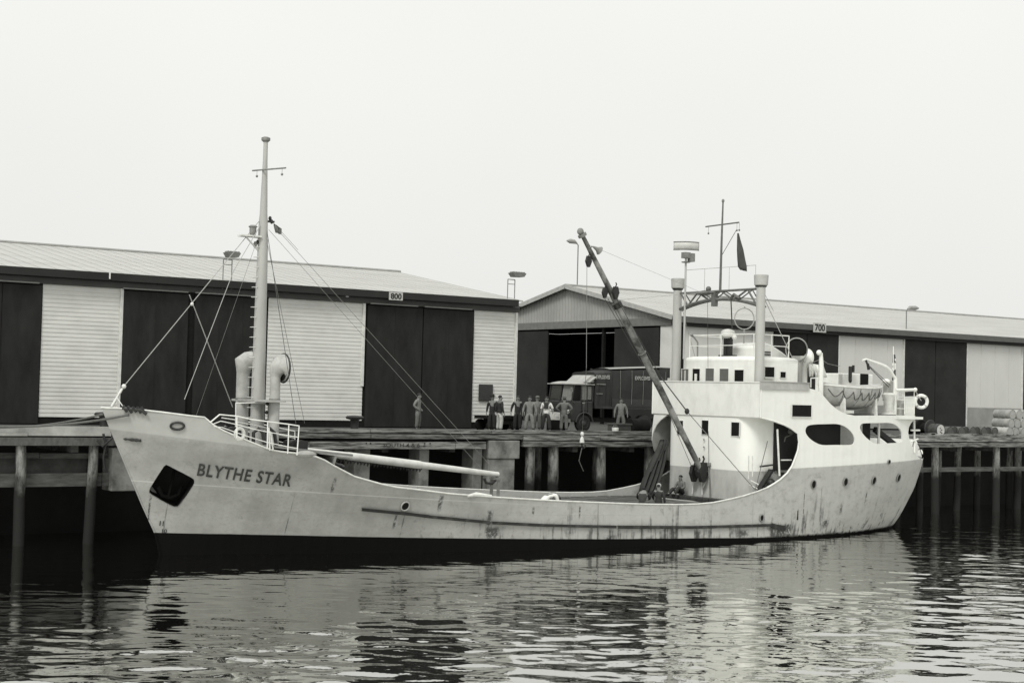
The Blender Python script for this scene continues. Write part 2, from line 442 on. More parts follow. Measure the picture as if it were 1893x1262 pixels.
stringer('waler', -60, 1.0, 4.13, 4.44, WF-.05, WF+.30, mat('mossy timber', .11, .9, .5, 2.5, stretch=(1.6, 1, 1), v2=.05, bump=.3))
stringer('waler', 8.3, 17.2, 4.02, 4.33, WF-.08, WF+.25, WOODP, 8.95)
stringer('waler', 19.3, 120, 4.12, 4.37, WF-.03, WF+.25, WOODM, 7)
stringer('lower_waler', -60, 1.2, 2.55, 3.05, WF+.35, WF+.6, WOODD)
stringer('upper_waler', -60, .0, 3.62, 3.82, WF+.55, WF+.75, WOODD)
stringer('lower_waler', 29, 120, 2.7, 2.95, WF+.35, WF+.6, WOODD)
# deck planking strip visible behind the kerb
b = MB(); x = -60
while x < 120:
    w = .28; b.bb(x, x+w-.02, WF+.36, WF+2.4, DECK+.002, DECK+.03+random.uniform(0, .02)); x += w
b.build('deck_planks', mat('grey deck planks', .24, .9, .5, 1.2, v2=.10), wharf, smooth=False)
# faded lettering on the waler
a = PY(708, 827.5, WF-.1); e = PY(776, 828.5, WF-.1)
flat_text('SOUTH 4 & 6', (a[0], WF-.105, 4.09), (e[0]-a[0], 0, 0), (0, 0, .17), .01).build('waler_lettering', mat('faded tar lettering', .045, .9, .3, 9), wharf, smooth=False)
b = MB()
for px in (675, 683, 782, 783, 793): b.lathe((PY(px, 822, WF)[0], WF-.09, 4.15+.1*(px % 2)), [(0, .035), (.03, .03)], (0, -1, 0), 8)
split_build(b, 'bolt', DARK, wharf)
# piles: (pixel column, radius, y offset)
piles = [(-60, .19, 0), (38, .20, 0), (172, .20, .02), (979, .24, .1), (1022, .26, .1), (1110, .25, .1), (1199, .24, .3),
         (1728, .22, .1), (1771, .20, 1.2), (1841, .22, .1), (1882, .22, 1.2), (1700, .2, 1.5), (1960, .22, .1), (1990, .2, 1.3)]
def pile(x, r, y, top=4.12):
    b = MB(); lean = random.uniform(-.14, .14)
    pts = [(x+lean*(1-k/6)+random.uniform(-.02, .02), y, -1.5+k*(top+1.5)/6) for k in range(7)]
    b.path(pts, [r*(1.08-.02*k+random.uniform(-.03, .03)) for k in range(7)], 14)
    return b.build('pile', PILE, wharf)
for px, r, dy in piles: pile(PY(px, 860, WF+.2+dy)[0], r, WF+.2+dy)
for x in (59, 62.4, 66, 69.5, 73.2, -10, -15): pile(x, .22, WF+.25)
for x in (21.6, 25.2, 29.6, 33, 36.5, 40, 43.5, 47, 50.5, 54, 57): pile(x, .2, WF+2.1, 4.3)
for x in (-7.4, -4.2): pile(x, .18, WF+2.1, 4.3)
# concrete piers
for (p0, p1, y0, z0, z1, w) in ((655, 684, .35, .3, 4.0, 1), (775, 793, .35, .3, 4.0, 1), (874, 891, .35, .3, 4.0, 1),):
    x0, x1 = PY(p0, 860, WF+y0)[0], PY(p1, 860, WF+y0)[0]
    b = MB(); b.bb(x0, x1, WF+y0, WF+1.3, -1.5, z1); b.build('concrete_column', CONC, wharf, smooth=False, bevel=.03)
x0, x1 = PY(903, 860, WF)[0], PY(952, 860, WF)[0]
b = MB(); b.bb(x0, x1, WF+.02, WF+1.6, 2.0, 3.55); b.bb(x0-.02, x1+.22, WF-.04, WF+1.7, 3.56, 4.39)
b.build('concrete_pier', CONC, wharf, smooth=False, bevel=.03)
x0 = PY(207, 870, WF+.1)[0]
b = MB(); b.bb(x0, x0+2.0, WF+.1, WF+1.2, 2.35, 4.05); b.build('concrete_pier', CONC, wharf, smooth=False, bevel=.03)
b = MB(); b.bb(PY(48, 870, WF+1.0)[0], PY(160, 870, WF+1.0)[0], WF+1.0, WF+1.25, 2.95, 3.65)
b.bb(-9, PY(28, 870, WF+1.0)[0], WF+1.0, WF+1.25, 2.95, 3.65)
b.build('concrete_panel', mat('dirty concrete panel', .10, .9, .5, 1.2, v2=.04), wharf, smooth=False)
b = MB(); b.bb(-60, 140, WF+4.6, WF+5, -3, 4.33); b.build('retaining_wall', mat('under-deck shade black', .018, .9, .4, .6, v2=.008), wharf, smooth=False)  # near-black colour stands in for the shade under the deck
b = MB()
for x in np.arange(-12, 80, 3.45): b.bb(x-.15, x+.15, WF+.3, WF+4.5, 3.85, 4.3)
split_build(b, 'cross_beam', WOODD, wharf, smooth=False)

# bollards
def bollard(x, y, z, label):
    t = thing('mooring_bollard', (x, y, z), label, 'bollard', 'iron bollards along the wharf edge')
    b = MB().lathe((x, y, z), [(0, .36), (.06, .36), (.08, .2), (.2, .17), (.55, .18), (.62, .22)], n=16); b.build('post', DARK, t)
    b = MB().lathe((x, y, z+.6), [(0, .22), (.04, .37), (.12, .40), (.17, .33), (.19, .1)], n=16); b.build('cap', DARK, t)
q = PY(655, 798, WF+.6); bollard(q[0], WF+.6, DECK+.02, 'black mushroom bollard on the wharf edge between the pale boarded bay and the lone man')
q = PY(192, 798, WF+.5); bollard(q[0], WF+.5, DECK+.02, 'black bollard on the wharf edge right beside the bow tip of the ship')
# hanging fender chains by the bow
b = MB(); x = PY(193, 830, WF-.2)[0]
b.path([(x-.05, WF-.15, 4.6), (x+.05, WF-.2, 4.2), (x-.02, WF-.18, 3.7), (x+.03, WF-.2, 3.2)], .05, 8)
b.path([(x-.3, WF-.2, 4.35), (x-.1, WF-.25, 4.1), (x+.25, WF-.22, 4.4), (x+.5, WF-.2, 4.62)], .045, 8)
tag(b.build('fender_chain', DARK), 'dark chain hanging down the wharf face beside the ship bow', 'chain')

# ------------------------------------------------------------------ shed 800 (left)
SY = 15.2
def sx(px, py=650, Y=SY): return PY(px, py, Y)[0]
shed = thing('cargo_shed', (10, SY, DECK), 'long low cargo shed on the left with pale boarded bays and sign 800', 'shed')
ZT, ZB = 11.0, DECK
def door(parent, x0, x1, Y, zt=10.85, name='sliding_door', m=DOORM):
    b = MB(); b.bb(x0, x1, Y-.10, Y-.02, ZB+.05, zt)
    k = int((x1-x0)/1.22)
    for i in range(1, k): b.bb(x0+i*(x1-x0)/k-.012, x0+i*(x1-x0)/k+.012, Y-.108, Y-.10, ZB+.08, zt-.03)
    return b.build(name, m, parent, smooth=False)
def boards(parent, x0, x1, Y, z0, z1, pitch=.19):
    b = MB(); z = z0; rows = []
    prof = []
    while z < z1-1e-6:
        t = min(z+pitch, z1)
        prof += [(Y-.038, z), (Y-.040, z+.02), (Y-.022, t-.001)]; z = t
    vs = []; fs = []
    for (y, zz) in prof: vs += [(x0, y, zz), (x1, y, zz)]
    for i in range(len(prof)-1): fs.append((2*i, 2*i+1, 2*i+3, 2*i+2))
    b.add(vs, fs); return b.build('board_panel', PANEL, parent, smooth=False)
ex = sx(954.5, 650)
b = MB(); b.bb(-45, ex, SY, SY+.2, ZB, 11.2); b.bb(ex-.2, ex, SY+.2, 40.8, ZB, 11.2); b.bb(-45, -44.8, SY+.2, 40.8, ZB, 11.2)
b.bb(-45, ex, 40.8, 41, ZB, 11.2)
b.build('wall', mat('dark shed wall', .015, .9, .3, spec=.1), shed, smooth=False)
for p0, p1 in ((76, 223), (494, 672), (875, 953)):
    boards(shed, sx(p0, 620), sx(p1, 620) if p1 != 953 else ex-.06, SY, ZB+.35, 10.93)
for p0, p1 in ((-600, -440), (-220, -70)):
    boards(shed, sx(p0, 620), sx(p1, 620), SY, ZB+.35, 10.93)
for p0, p1 in ((-430, -330), (-330, -230), (-65, 0), (1, 74), (225, 345), (358, 490), (677, 779), (781, 874)):
    door(shed, sx(p0, 620), sx(p1, 620), SY)
# white frame posts beside the boards
b = MB()
for p in (222.5, 671, 953.2): b.bb(sx(p, 620)-.09, sx(p, 620)+.05, SY-.12, SY-.005, ZB+(2.1 if p == 671 else .3), 10.93)
split_build(b, 'frame_post', WHITE2, shed, smooth=False)
b = MB(); b.bb(-45, ex+.05, SY-.16, SY-.003, 10.94, 11.21)
b.build('door_header', mat('header board paint', .06, .6, .4, .8, v2=.04), shed, smooth=False)
b = MB()
for p0, p1 in ((-60, 70), (225, 345), (358, 470), (682, 770), (782, 870)):
    b.bb(sx(p0, 520), sx(p1, 520), SY-.26, SY-.165, 10.91, 10.97)
split_build(b, 'door_rail', mat('pale door rail', .22, .6), shed, smooth=False)
b = MB(); b.bb(-45.4, sx(957.5, 560, SY-.45), SY-.55, SY-.38, 11.24, 11.59)
b.build('gutter', FASC, shed, smooth=False)
b = MB(); b.bb(-45.3, ex+.02, SY-.375, SY-.17, 11.22, 11.26); b.build('soffit', FASC, shed, smooth=False)
RY, RZ = 28.0, 13.78
b = MB(); n_ = 150
xs = np.linspace(-45.6, ex+.4, n_); rows = []
b.prism([(-45.6, SY-.5, 11.58), (-45.6, RY, RZ), (-45.6, 41.3, 11.58), (-45.6, 41.3, 11.50), (-45.6, RY, RZ-.1), (-45.6, SY-.5, 11.50)], (ex+.02+45.6, 0, 0))
rf = b.build('roof', ROOF, shed, smooth=False)
b = MB()
for x in np.arange(-45, ex+.3, .76):   # sheet laps
    b.beam((x, SY-.5, 11.60), (x, RY, RZ+.015), .02, .008)
b.build('sheet_laps', ROOF, rf, smooth=False)
b = MB(); b.path([(-45.6, RY, RZ+.03), (ex+.04, RY, RZ+.03)], .09, 8); b.build('ridge_cap', mat('ridge iron', .3, .6), rf)
b = MB(); b.prism([(ex-.01, SY, 11.2), (ex-.01, RY, RZ-.1), (ex-.01, 41, 11.2)], (-.15, 0, 0)); b.build('gable_end', CORR, shed, smooth=False)
def sign(parent, p0, p1, pt, pb, Y, txt):
    a = PY(p0, pb, Y); c = PY(p1, pt, Y)
    b = MB(); b.bb(a[0], c[0], Y, Y+.04, a[2], c[2]); s_ = b.build('number_sign', mat('dull sign paint', .50, .6, .3, 5), parent, smooth=False)
    w = c[0]-a[0]; h = c[2]-a[2]
    flat_text(txt, (a[0]+w*.1, Y-.012, a[2]+h*.12), (w*.8, 0, 0), (0, 0, h*.76), .03).build('digits', INK, s_, smooth=False)
sign(shed, 719.5, 745, 541, 554, SY-.62, '800')
b = MB(); x = sx(195, 510); b.bb(x-.03, x+.03, SY-.59, SY-.555, 11.3, 11.6); b.build('gutter_bracket', WHITEB, shed, smooth=False)
# dark board on the pale wall
a = PY(885, 740.5, SY-.1); c = PY(911, 710.5, SY-.1)
b = MB(); b.bb(a[0], c[0], SY-.13, SY-.07, a[2], c[2]); b.bb(a[0]+.04, c[0]-.04, SY-.14, SY-.131, a[2]+.04, c[2]-.04)
b.build('notice_board', mat('dark board', .04, .6), shed, smooth=False)

# ------------------------------------------------------------------ shed 700 (right)
S2, S2B, G = 21.3, 43.3, 42.2     # front wall, back wall, gable X
R2Y, R2Z = 32.3, 14.1
shed2 = thing('cargo_shed', (60, S2, DECK), 'cargo shed on the right with corrugated gable end, open black doorway and sign 700', 'shed')
X1 = 150
b = MB(); b.bb(G+.02, X1, S2, S2+.2, ZB, 11.3)
b.bb(G, G+.2, S2+.2, 22.9, ZB, 11.2); b.bb(G, G+.2, 35.9, S2B, ZB, 11.2); b.bb(G, G+.2, 28.4-.001, 28.4+.2, ZB, 11.2)
b.bb(G+.2, X1, S2B-.2, S2B, ZB, 11.2); b.bb(X1-.2, X1, S2+.2, S2B-.2, ZB, 11.2)
b.build('wall', mat('dark shed wall', .03), shed2, smooth=False)
# interior (dark hall behind the open door)
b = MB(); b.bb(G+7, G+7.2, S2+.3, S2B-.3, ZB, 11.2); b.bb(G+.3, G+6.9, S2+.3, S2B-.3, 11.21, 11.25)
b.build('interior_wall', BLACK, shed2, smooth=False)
def gy(px): return PX(px, 650, G)[1]
for p0, p1 in ((900, 957), (958, 1014.5), (1138, 1220)):
    y1, y0 = gy(p0), gy(p1)
    b = MB(); b.bb(G-.12, G-.02, y0, y1, ZB+.05, 11.0); b.build('sliding_door', mat('faded green door', .032, .7, .3, .6, v2=.020, spec=.12), shed2, smooth=False)
y1, y0 = gy(1222), S2
b = MB(); b.bb(G-.08, G-.01, y0-.02, y1, ZB+.3, 11.1); b.build('board_panel', PANEL, shed2, smooth=False)
b = MB(); b.bb(G-.18, G-.01, S2-.1, S2B+.2, 11.12, 11.62); b.build('gable_beam', mat('grey gable beam', .17, .7, .3), shed2, smooth=False)
# corrugated gable
b = MB(); rows = []; n_ = 420
def rz2(y): return R2Z - abs(y-R2Y)*(R2Z-11.72)/(R2Y-S2+.5)
ys = np.linspace(S2-.1, S2B+.2, n_*2)
bot = [(G-.05-.035*cos(2*pi*y/.34), y, 11.622) for y in ys]
top = [(G-.05-.035*cos(2*pi*y/.34), y, max(11.63, rz2(y)-.14)) for y in ys]
b.grid([bot, top]); b.build('gable_cladding', CORR, shed2, smooth=True, ang=80)
b = MB()
b.prism([(G-.45, S2-.5, 11.72), (G-.45, R2Y, R2Z), (G-.45, S2B+.5, 11.72), (G-.45, S2B+.5, 11.62), (G-.45, R2Y, R2Z-.12), (G-.45, S2-.5, 11.62)], (X1-G, 0, 0))
rf = b.build('roof', ROOF, shed2, smooth=False)
b = MB(); b.beam((G-.47, S2-.5, 11.60), (G-.47, R2Y, R2Z-.06), .05, .3); b.beam((G-.47, S2B+.5, 11.60), (G-.47, R2Y, R2Z-.06), .05, .3)
b.build('barge_board', mat('pale barge board', .42, .6), rf, smooth=False)
b = MB()
for x in np.arange(G, X1, .76): b.beam((x, S2-.5, 11.74), (x, R2Y, R2Z+.015), .02, .008)
b.build('sheet_laps', ROOF, rf, smooth=False)
b = MB(); b.path([(G-.45, R2Y, R2Z+.03), (X1, R2Y, R2Z+.03)], .09, 8); b.build('ridge_cap', mat('ridge iron', .3), rf)
b = MB(); b.bb(G-.3, X1, S2-.55, S2-.38, 11.32, 11.70); b.build('gutter', mat('grey gutter', .10, .6), shed2, smooth=False)
b = MB(); b.bb(G+.0, X1, S2-.37, S2-.003, 11.1, 11.3); b.build('door_header', FASC, shed2, smooth=False)
def vpanel(x0, x1, low=True):
    b = MB(); k = 4; w = (x1-x0)/k
    for i in range(k): b.bb(x0+i*w+.02, x0+(i+1)*w-.02, S2-.07, S2-.005, ZB+1.75, 11.09)
    b.bb(x0, x1, S2-.05, S2-.003, ZB+1.7, 11.05)
    o = b.build('sheet_panel', mat('pale flat sheeting', .60, .7, .1, .4, v2=.53, stretch=(1, 1, .4)), shed2, smooth=False)
    b = MB(); b.bb(x0, x1, S2-.12, S2-.003, ZB+.1, ZB+1.69); b.build('plinth_panel', mat('grey rendered plinth', .30, .8, .3, .8), shed2, smooth=False)
def s2x(p): return sx(p, 650, S2)
vpanel(s2x(1264), s2x(1428)); vpanel(s2x(1549), s2x(1668.5)); vpanel(s2x(1786), s2x(1889)); vpanel(s2x(2010), s2x(2120))
for p0, p1 in ((1429, 1489), (1490, 1548), (1670, 1727), (1728, 1785), (1890, 1950), (1951, 2008)):
    b = MB(); b.bb(s2x(p0), s2x(p1)-.02, S2-.12, S2-.02, ZB+.05, 11.09); b.build('sliding_door', mat('faded green door', .05), shed2, smooth=False)
b = MB()
for p in (1549, 1669, 1786, 1888.5): b.bb(s2x(p)-.07, s2x(p)+.05, S2-.15, S2-.004, ZB+.1, 11.09)
split_build(b, 'frame_post', WHITE2, shed2, smooth=False)
sign(shed2, 1504, 1527.5, 597.5, 613.5, S2-.62, '700')

# ------------------------------------------------------------------ floodlights
def flood_gantry(p0, p1, ptop, pbase, Y, lx0, lx1, lyt, lyb, label):
    A, B_ = PY(p0, pbase, Y), PY(p1, pbase, Y); T = PY(p0, ptop, Y)[2]
    t = thing('floodlight', (A[0], Y, A[2]), label, 'floodlight')
    b = MB()
    for x in (A[0], B_[0]): b.tube((x, Y, A[2]-.5), (x, Y, T), .025, n=6)
    b.tube((A[0], Y, T), (B_[0], Y, T), .025, n=6); b.tube((A[0], Y, T-.25), (B_[0], Y, T-.25), .02, n=6)
    b.build('bracket', STEEL, t)
    a = PY(lx0, lyb, Y-.2); c = PY(lx1, lyt, Y-.2)
    xm = (a[0]+c[0])/2; w = (c[0]-a[0])/2*.9; z0, z1 = a[2]+.08, c[2]-.04
    b = MB(); b.prism([(xm-w*.6, Y-.4, z0), (xm+w*.7, Y-.4, z0+.02), (xm+w, Y-.4, z1-.03), (xm+w*.8, Y-.4, z1), (xm-w, Y-.4, z1-.02)], (0, .5, 0))
    b.build('lamp_head', mat('grey lamp housing', .16, .5), t, smooth=False)
    b = MB()
    for k in range(5): b.bb(xm-w*.8+k*w*.38, xm-w*.8+k*w*.38+.05, Y-.35, Y+.05, z1-.01, z1+.05)
    b.build('cooling_fins', STEEL, t, smooth=False)
flood_gantry(412, 428, 479, 515, 15.0, 415, 444, 466, 478, 'boxy floodlight on a twin-post bracket above the left shed gutter, beside the foremast')
flood_gantry(938, 951, 516, 553, 15.3, 943, 971, 504, 514, 'boxy floodlight on a twin-post bracket at the right end of shed 800 roof')
def lamp_pole(px, pb, pt, Y, dxl, label, z0):
    A = PY(px, pb, Y); T = PY(px, pt, Y)
    t = thing('lamp_post', (A[0], Y, z0), label, 'lamp')
    b = MB(); b.path([(A[0], Y, z0), (A[0], Y, T[2]-.1), (A[0]+.15*(1 if dxl > 0 else -1), Y, T[2])], .04, 8); b.build('pole', STEEL, t)
    x = A[0]; sg = 1 if dxl > 0 else -1
    b = MB(); b.path([(x+.1*sg, Y, T[2]), (x+.35*sg, Y, T[2]+.10), (x+dxl*.7, Y, T[2]+.12), (x+dxl, Y, T[2]+.12)], [.05, .15, .17, .04], 10)
    b.build('lamp_head', mat('pale lamp housing', .30, .5), t)
lamp_pole(1675, 620, 571, 21.5, 1.3, 'single pole lamp on the gutter of shed 700 above the dark doors', 11.6)
lamp_pole(1067, 529, 450, 32.3, -1.0, 'tall thin lamp pole rising from the gable apex of shed 700', 13.9)

# ================================================================== SHIP
ship = thing('coaster_ship', (0, 0, 0), 'white and grey coastal cargo ship with masts, moored along the wharf', 'ship')
B = 3.73
_zs = [-2, -1, 0, .56, 1.15, 2.24, 3.42, 5.17, 5.8, 8]; _xs = [.8, .35, 0, -.12, -.29, -.84, -1.39, -2.2, -2.47, -2.5]
_ze = [-2, -1, -.16, .29, .96, 2.32, 3.65, 4.71, 6.5, 8]; _xe = [35.7, 37.0, 38.1, 38.6, 39.1, 39.85, 40.2, 40.55, 40.7, 40.7]
_tt = [0, .02, .05, .1, .15, .2, .27, .40, .78, .84, .89, .93, .965, .99, 1]; _bt = [0, .8, 1.5, 2.4, 3.0, 3.4, 3.68, 3.73, 3.73, 3.6, 3.3, 2.85, 2.15, 1.15, .05]
_tw = [0, .05, .1, .2, .3, .4, .45, .7, .8, .88, .95, .985, 1]; _bw = [0, .35, .8, 1.95, 3.0, 3.6, 3.73, 3.7, 3.2, 2.35, 1.25, .6, .05]
def hX(t, z): a = np.interp(z, _zs, _xs); e = np.interp(z, _ze, _xe); return a+t*(e-a)
def ht(X, z): a = np.interp(z, _zs, _xs); e = np.interp(z, _ze, _xe); return min(1, max(0, (X-a)/(e-a)))
def smooth_interp(t, T, V):   # average a few samples for a fair curve
    return sum(np.interp(min(1, max(0, t+d)), T, V) for d in (-.02, -.01, 0, .01, .02))/5 if .03 < t < .97 else np.interp(t, T, V)
def hb(t, z):
    top = smooth_interp(t, _tt, _bt); wl = smooth_interp(t, _tw, _bw)
    X = hX(t, z); zk = 4.92-.115*(X+2.2) if X < 8 else 3.7     # knuckle height at the bow
    zk = max(zk, 3.6); e = 1.25 if t < .5 else .62
    k = max(0, z)/zk
    w = 1. if k >= 1 else k**e
    b = wl+(top-wl)*w
    if z < 0: b = wl*(1-.12*z*z)
    return b
def hull_hit(px, py, side=-1):
    Y = side*3.0
    for _ in range(40):
        P = PY(px, py, Y); t = ht(P[0], P[2]); Yn = side*hb(t, P[2]); Y = Y*.5+Yn*.5
    P = PY(px, py, Y); return ht(P[0], P[2]), P[2]
def hp(t, z, side=-1, out=0.):
    X = hX(t, z); y = hb(t, z)
    if out:
        e = 1e-3
        dX = hX(min(1, t+e), z)-hX(t, z); dy = hb(min(1, t+e), z)-y
        nx, ny = -dy, dX; L = math.hypot(nx, ny) or 1
        X += nx/L*out; y += ny/L*out
    return (X, side*y, z)
def trace(pts): return [hull_hit(*p) for p in pts]
DS = 44.
bow_edge = trace([(191, 754), (200, 754), (215, 754), (235, 755), (260, 757), (300, 761.5), (350, 768), (378, 771), (384, 776), (395, 785.5), (412, 795), (430, 803), (455, 813), (490, 827),
                  (505, 832), (520, 834.5), (545, 837), (570, 840), (585, 844), (600, 850), (615, 859), (634, 869), (655, 880), (683, 888), (708, 895), (733, 900), (785, 906), (832, 912), (897, 917), (940, 920), (1000, 923.5), (1050, 926),
                  (1100, 928), (1150, 930), (1200, 931.5), (1250, 932), (1290, 931), (1318, 928.5), (1350, 922), (1375, 916), (1400, 908), (1418, 901), (1430, 894), (1442, 886), (1455, 874), (1464, 861),
                  (1470, 846), (1475, 832), (1477, 817), (1475, 801), (1463, 792), (1450, 785), (1430, 778), (1407, 772)])
XF = 26.15
def tX(X, z): return ht(X, z)
outline = [(0., 5.69)]+bow_edge[1:-1]+[(tX(XF, 5.76), 5.76), (tX(XF, 7.33), 7.33)]
outline += trace([(1450, 711), (1495, 717), (1512, 722), (1522, 731), (1535, 746), (1548, 757), (1562, 764), (1580, 768)])
zc = 5.97
outline_s = list(outline)+[(tX(34.5, zc), zc), (tX(36.0, zc), zc), (tX(37.25, zc), zc), (tX(37.27, 5.3), 5.3), (tX(37.6, 4.9), 4.9), (tX(38.3, 4.72), 4.72), (tX(39.3, 4.7), 4.7), (tX(40.0, 4.7), 4.7), (1., 4.71)]
outline += [(tX(34.5, zc), zc), (tX(36.0, zc), zc)]+trace([(1690, 768.5), (1690, 776), (1684, 782), (1680, 790), (1679, 800), (1681, 811), (1685, 822), (1690, 833), (1696, 843)])
outline += [(tX(38.9, 3.74), 3.74), (tX(39.6, 3.88), 3.88), (tX(40.15, 4.3), 4.3), (1., 4.71)]
_tail = len(outline)
outline += [(1., z) for z in (4.2, 3.6, 3.0, 2.4, 1.8, 1.2, .7, .3, -.1, -.5, -1.)]
outline += [(t, -1.) for t in np.linspace(1, 0, 60)[1:-1]]+[(0., z) for z in (-1, -.5, 0, .4, .8, 1.2, 1.7, 2.2, 2.8, 3.4, 4., 4.6, 5.2)]
def rounded(pts, n=4): # closed Catmull-Rom
    out = []; m = len(pts)
    for i in range(m):
        p0, p1, p2, p3 = [np.array(pts[(i+k-1) % m]) for k in range(4)]
        for j in range(n):
            u = j/n; out.append(tuple(.5*((2*p1)+(-p0+p2)*u+(2*p0-5*p1+4*p2-p3)*u*u+(-p0+3*p1-3*p2+p3)*u**3)))
    return out
op1 = trace(rounded([(1489, 797), (1492, 788), (1503, 784.5), (1530, 783.5), (1548, 783.5), (1562, 788), (1574, 798), (1580, 810), (1579, 819), (1571, 822), (1545, 822), (1520, 822), (1505, 816), (1494, 807)], 3))
op2 = trace(rounded([(1590, 792), (1592, 784), (1600, 782), (1625, 781.5), (1645, 781.5), (1657, 786), (1666, 797), (1668, 810), (1665, 817), (1645, 819), (1622, 820), (1610, 815), (1598, 805)], 3))
op3 = trace([(1679, 794), (1682, 784), (1687, 781), (1687, 800), (1688, 818), (1681, 806)])
anchor_hole = trace(rounded([(276, 906), (283, 893), (303, 862), (310, 860), (320, 865), (353, 882), (359, 889), (355, 900), (333, 932), (326, 937), (315, 934), (281, 915)], 2))
holes = [op1, op2, anchor_hole]
def inside(p, poly):
    x, y = p; c = False; j = len(poly)-1
    for i in range(len(poly)):
        xi, yi = poly[i]; xj, yj = poly[j]
        if (yi > y) != (yj > y) and x < (xj-xi)*(y-yi)/(yj-yi)+xi: c = not c
        j = i
    return c
def cdt(outl, hls, sc, step=(.45, .33)):
    V = [(a*sc, b) for a, b in outl]; E = [(i, (i+1) % len(V)) for i in range(len(V))]
    kn = [(ht(X, 4.92-.115*(X+2.2))*sc, 4.92-.115*(X+2.2)) for X in np.arange(-2.0, 2.9, .15)]
    o = len(V); V += kn; E += [(o+i, o+i+1) for i in range(len(kn)-1)]
    for h in hls:
        o = len(V); V += [(a*sc, b) for a, b in h]; E += [(o+i, o+(i+1) % len(h)) for i in range(len(h))]
    nb = len(V); P0 = [(a*sc, b) for a, b in outl]; HH = [[(a*sc, b) for a, b in h] for h in hls]
    BP = np.array(V)
    xs = []; x = .08
    while x < sc: xs.append(x); x += step[0]*(.35 if (x < 2.2 or x > sc-2.2) else 1)
    for x in xs:
        for z in np.arange(-.8, 8, step[1]):
            p = (x, z)
            if inside(p, P0) and not any(inside(p, h) for h in HH) and np.min(np.sum((BP-np.array(p))**2, 1)) > .004: V.append(p)
    r = delaunay_2d_cdt([Vector(v) for v in V], E, [], 0, 1e-6)
    vs = [(v.x, v.y) for v in r[0]]; fs = []
    for f in r[2]:
        c = (sum(vs[i][0] for i in f)/len(f), sum(vs[i][1] for i in f)/len(f))
        if inside(c, P0) and not any(inside(c, h) for h in HH): fs.append(tuple(f))
    return [(a/sc, b) for a, b in vs], fs
V2, F2 = cdt(outline, holes, DS)
V3, F3 = cdt(outline_s+outline[_tail:], [op1, op2], DS)
def hull_normal(t, z, side):
    e = 2e-3
    t0, t1 = max(0, t-e*4), min(1, t+e*4)
    a = np.array(hp(t0, z, 1)); b_ = np.array(hp(t1, z, 1)); kz = max(3.6, 4.92-.115*(hX(t, z)+2.2)) if t < .2 else 9
    z0_, z1_ = (z, z+.1) if z >= kz-.02 else (z-.1, z)
    c = np.array(hp(t, z0_, 1)); d_ = np.array(hp(t, z1_, 1))
    n = np.cross(b_-a, d_-c); n = n/(np.linalg.norm(n)+1e-9)
    if n[1] < 0 and t < .97: n = -n
    if t >= .97 and n[0] < 0: n = -n
    return np.array((n[0], n[1]*side, n[2]))
def build_hull():
    vs = []; fs = []; ln = []
    for side, VV, FF in ((-1, V2, F2), (1, V3, F3)):
        N_ = [hull_normal(t, z, side) for t, z in VV]; P = [np.array(hp(t, z, side)) for t, z in VV]
        o0 = len(vs); vs += [tuple(p) for p in P]; m_ = len(P); vs += [tuple(p-n*.06) for p, n in zip(P, N_)]
        edge = {}
        for f in FF:
            a, b_, c = [P[i] for i in f[:3]]; nn = np.cross(b_-a, c-a)
            if nn@N_[f[0]] < 0: f = f[::-1]
            fs.append(tuple(i+o0 for i in f)); ln += [tuple(N_[i]) for i in f]
            r = f[::-1]; fs.append(tuple(i+o0+m_ for i in r)); ln += [tuple(-N_[i]) for i in r]
            for k in range(len(f)):
                e = (f[k], f[(k+1) % len(f)])
                if (e[1], e[0]) in edge: del edge[(e[1], e[0])]
                else: edge[e] = 1
        for a, b_ in edge:
            q = (b_+o0, a+o0, a+o0+m_, b_+o0+m_); pa, pb = P[a], P[b_]
            nn = np.cross(pa-pb, -N_[a]); nn = nn/(np.linalg.norm(nn)+1e-9)
            fs.append(q); ln += [tuple(nn)]*4
    me = bpy.data.meshes.new('hull'); me.from_pydata(vs, [], fs); me.update()
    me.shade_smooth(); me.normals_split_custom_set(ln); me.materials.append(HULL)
    o = bpy.data.objects.new('hull', me); col.objects.link(o); o.parent = ship; woff[o] = (0, 0, 0); return o
build_hull()
# caps along the bulwark edge
capp = [hp(t, z, -1) for t, z in outline[:len(bow_edge)-12]]
for s_ in (-1, 1):
    b = MB(); b.path([(x, s_*abs(y), z) for x, y, z in capp], .032, 6)
    b.build('bulwark_rail', WHITE2, ship)
    b = MB(); b.path([(x, s_*abs(y), z) for x, y, z in [hp(t, z, -1) for t, z in outline[len(bow_edge)-13:len(bow_edge)+1]]], .04, 6)
    b.build('opening_rim', WHITE, ship)
# anchor pocket with anchor
cx_ = np.mean([p[0] for p in anchor_hole]); cz_ = np.mean([p[1] for p in anchor_hole])
c0 = np.array(hp(cx_, cz_, -1))
b = MB(); ring = [np.array(hp(t, z, -1, .01)) for t, z in anchor_hole]
inn = [c0+(p-c0)*.95+np.array((.25, .75, .1)) for p in ring]
m_ = len(ring); b.add(ring+inn, [(i, (i+1) % m_, (i+1) % m_+m_, i+m_) for i in range(m_)]+[tuple(range(m_, 2*m_))])
ap = b.build('anchor_pocket', BLACK, ship)
c1 = c0+np.array((.1, .3, .05))
b = MB(); b.tube(c1+(-.1, 0, -.45), c1+(.1, 0, .5), .05); b.path([c1+(-.5, -.02, -.1), c1+(-.35, 0, -.4), c1+(-.05, 0, -.5), c1+(.3, .05, -.4), c1+(.42, .05, -.05)], .07, 8)
b.build('anchor', mat('black anchor', .006, .9, spec=.05), ap)  # anchor nearly black, like the pocket around it

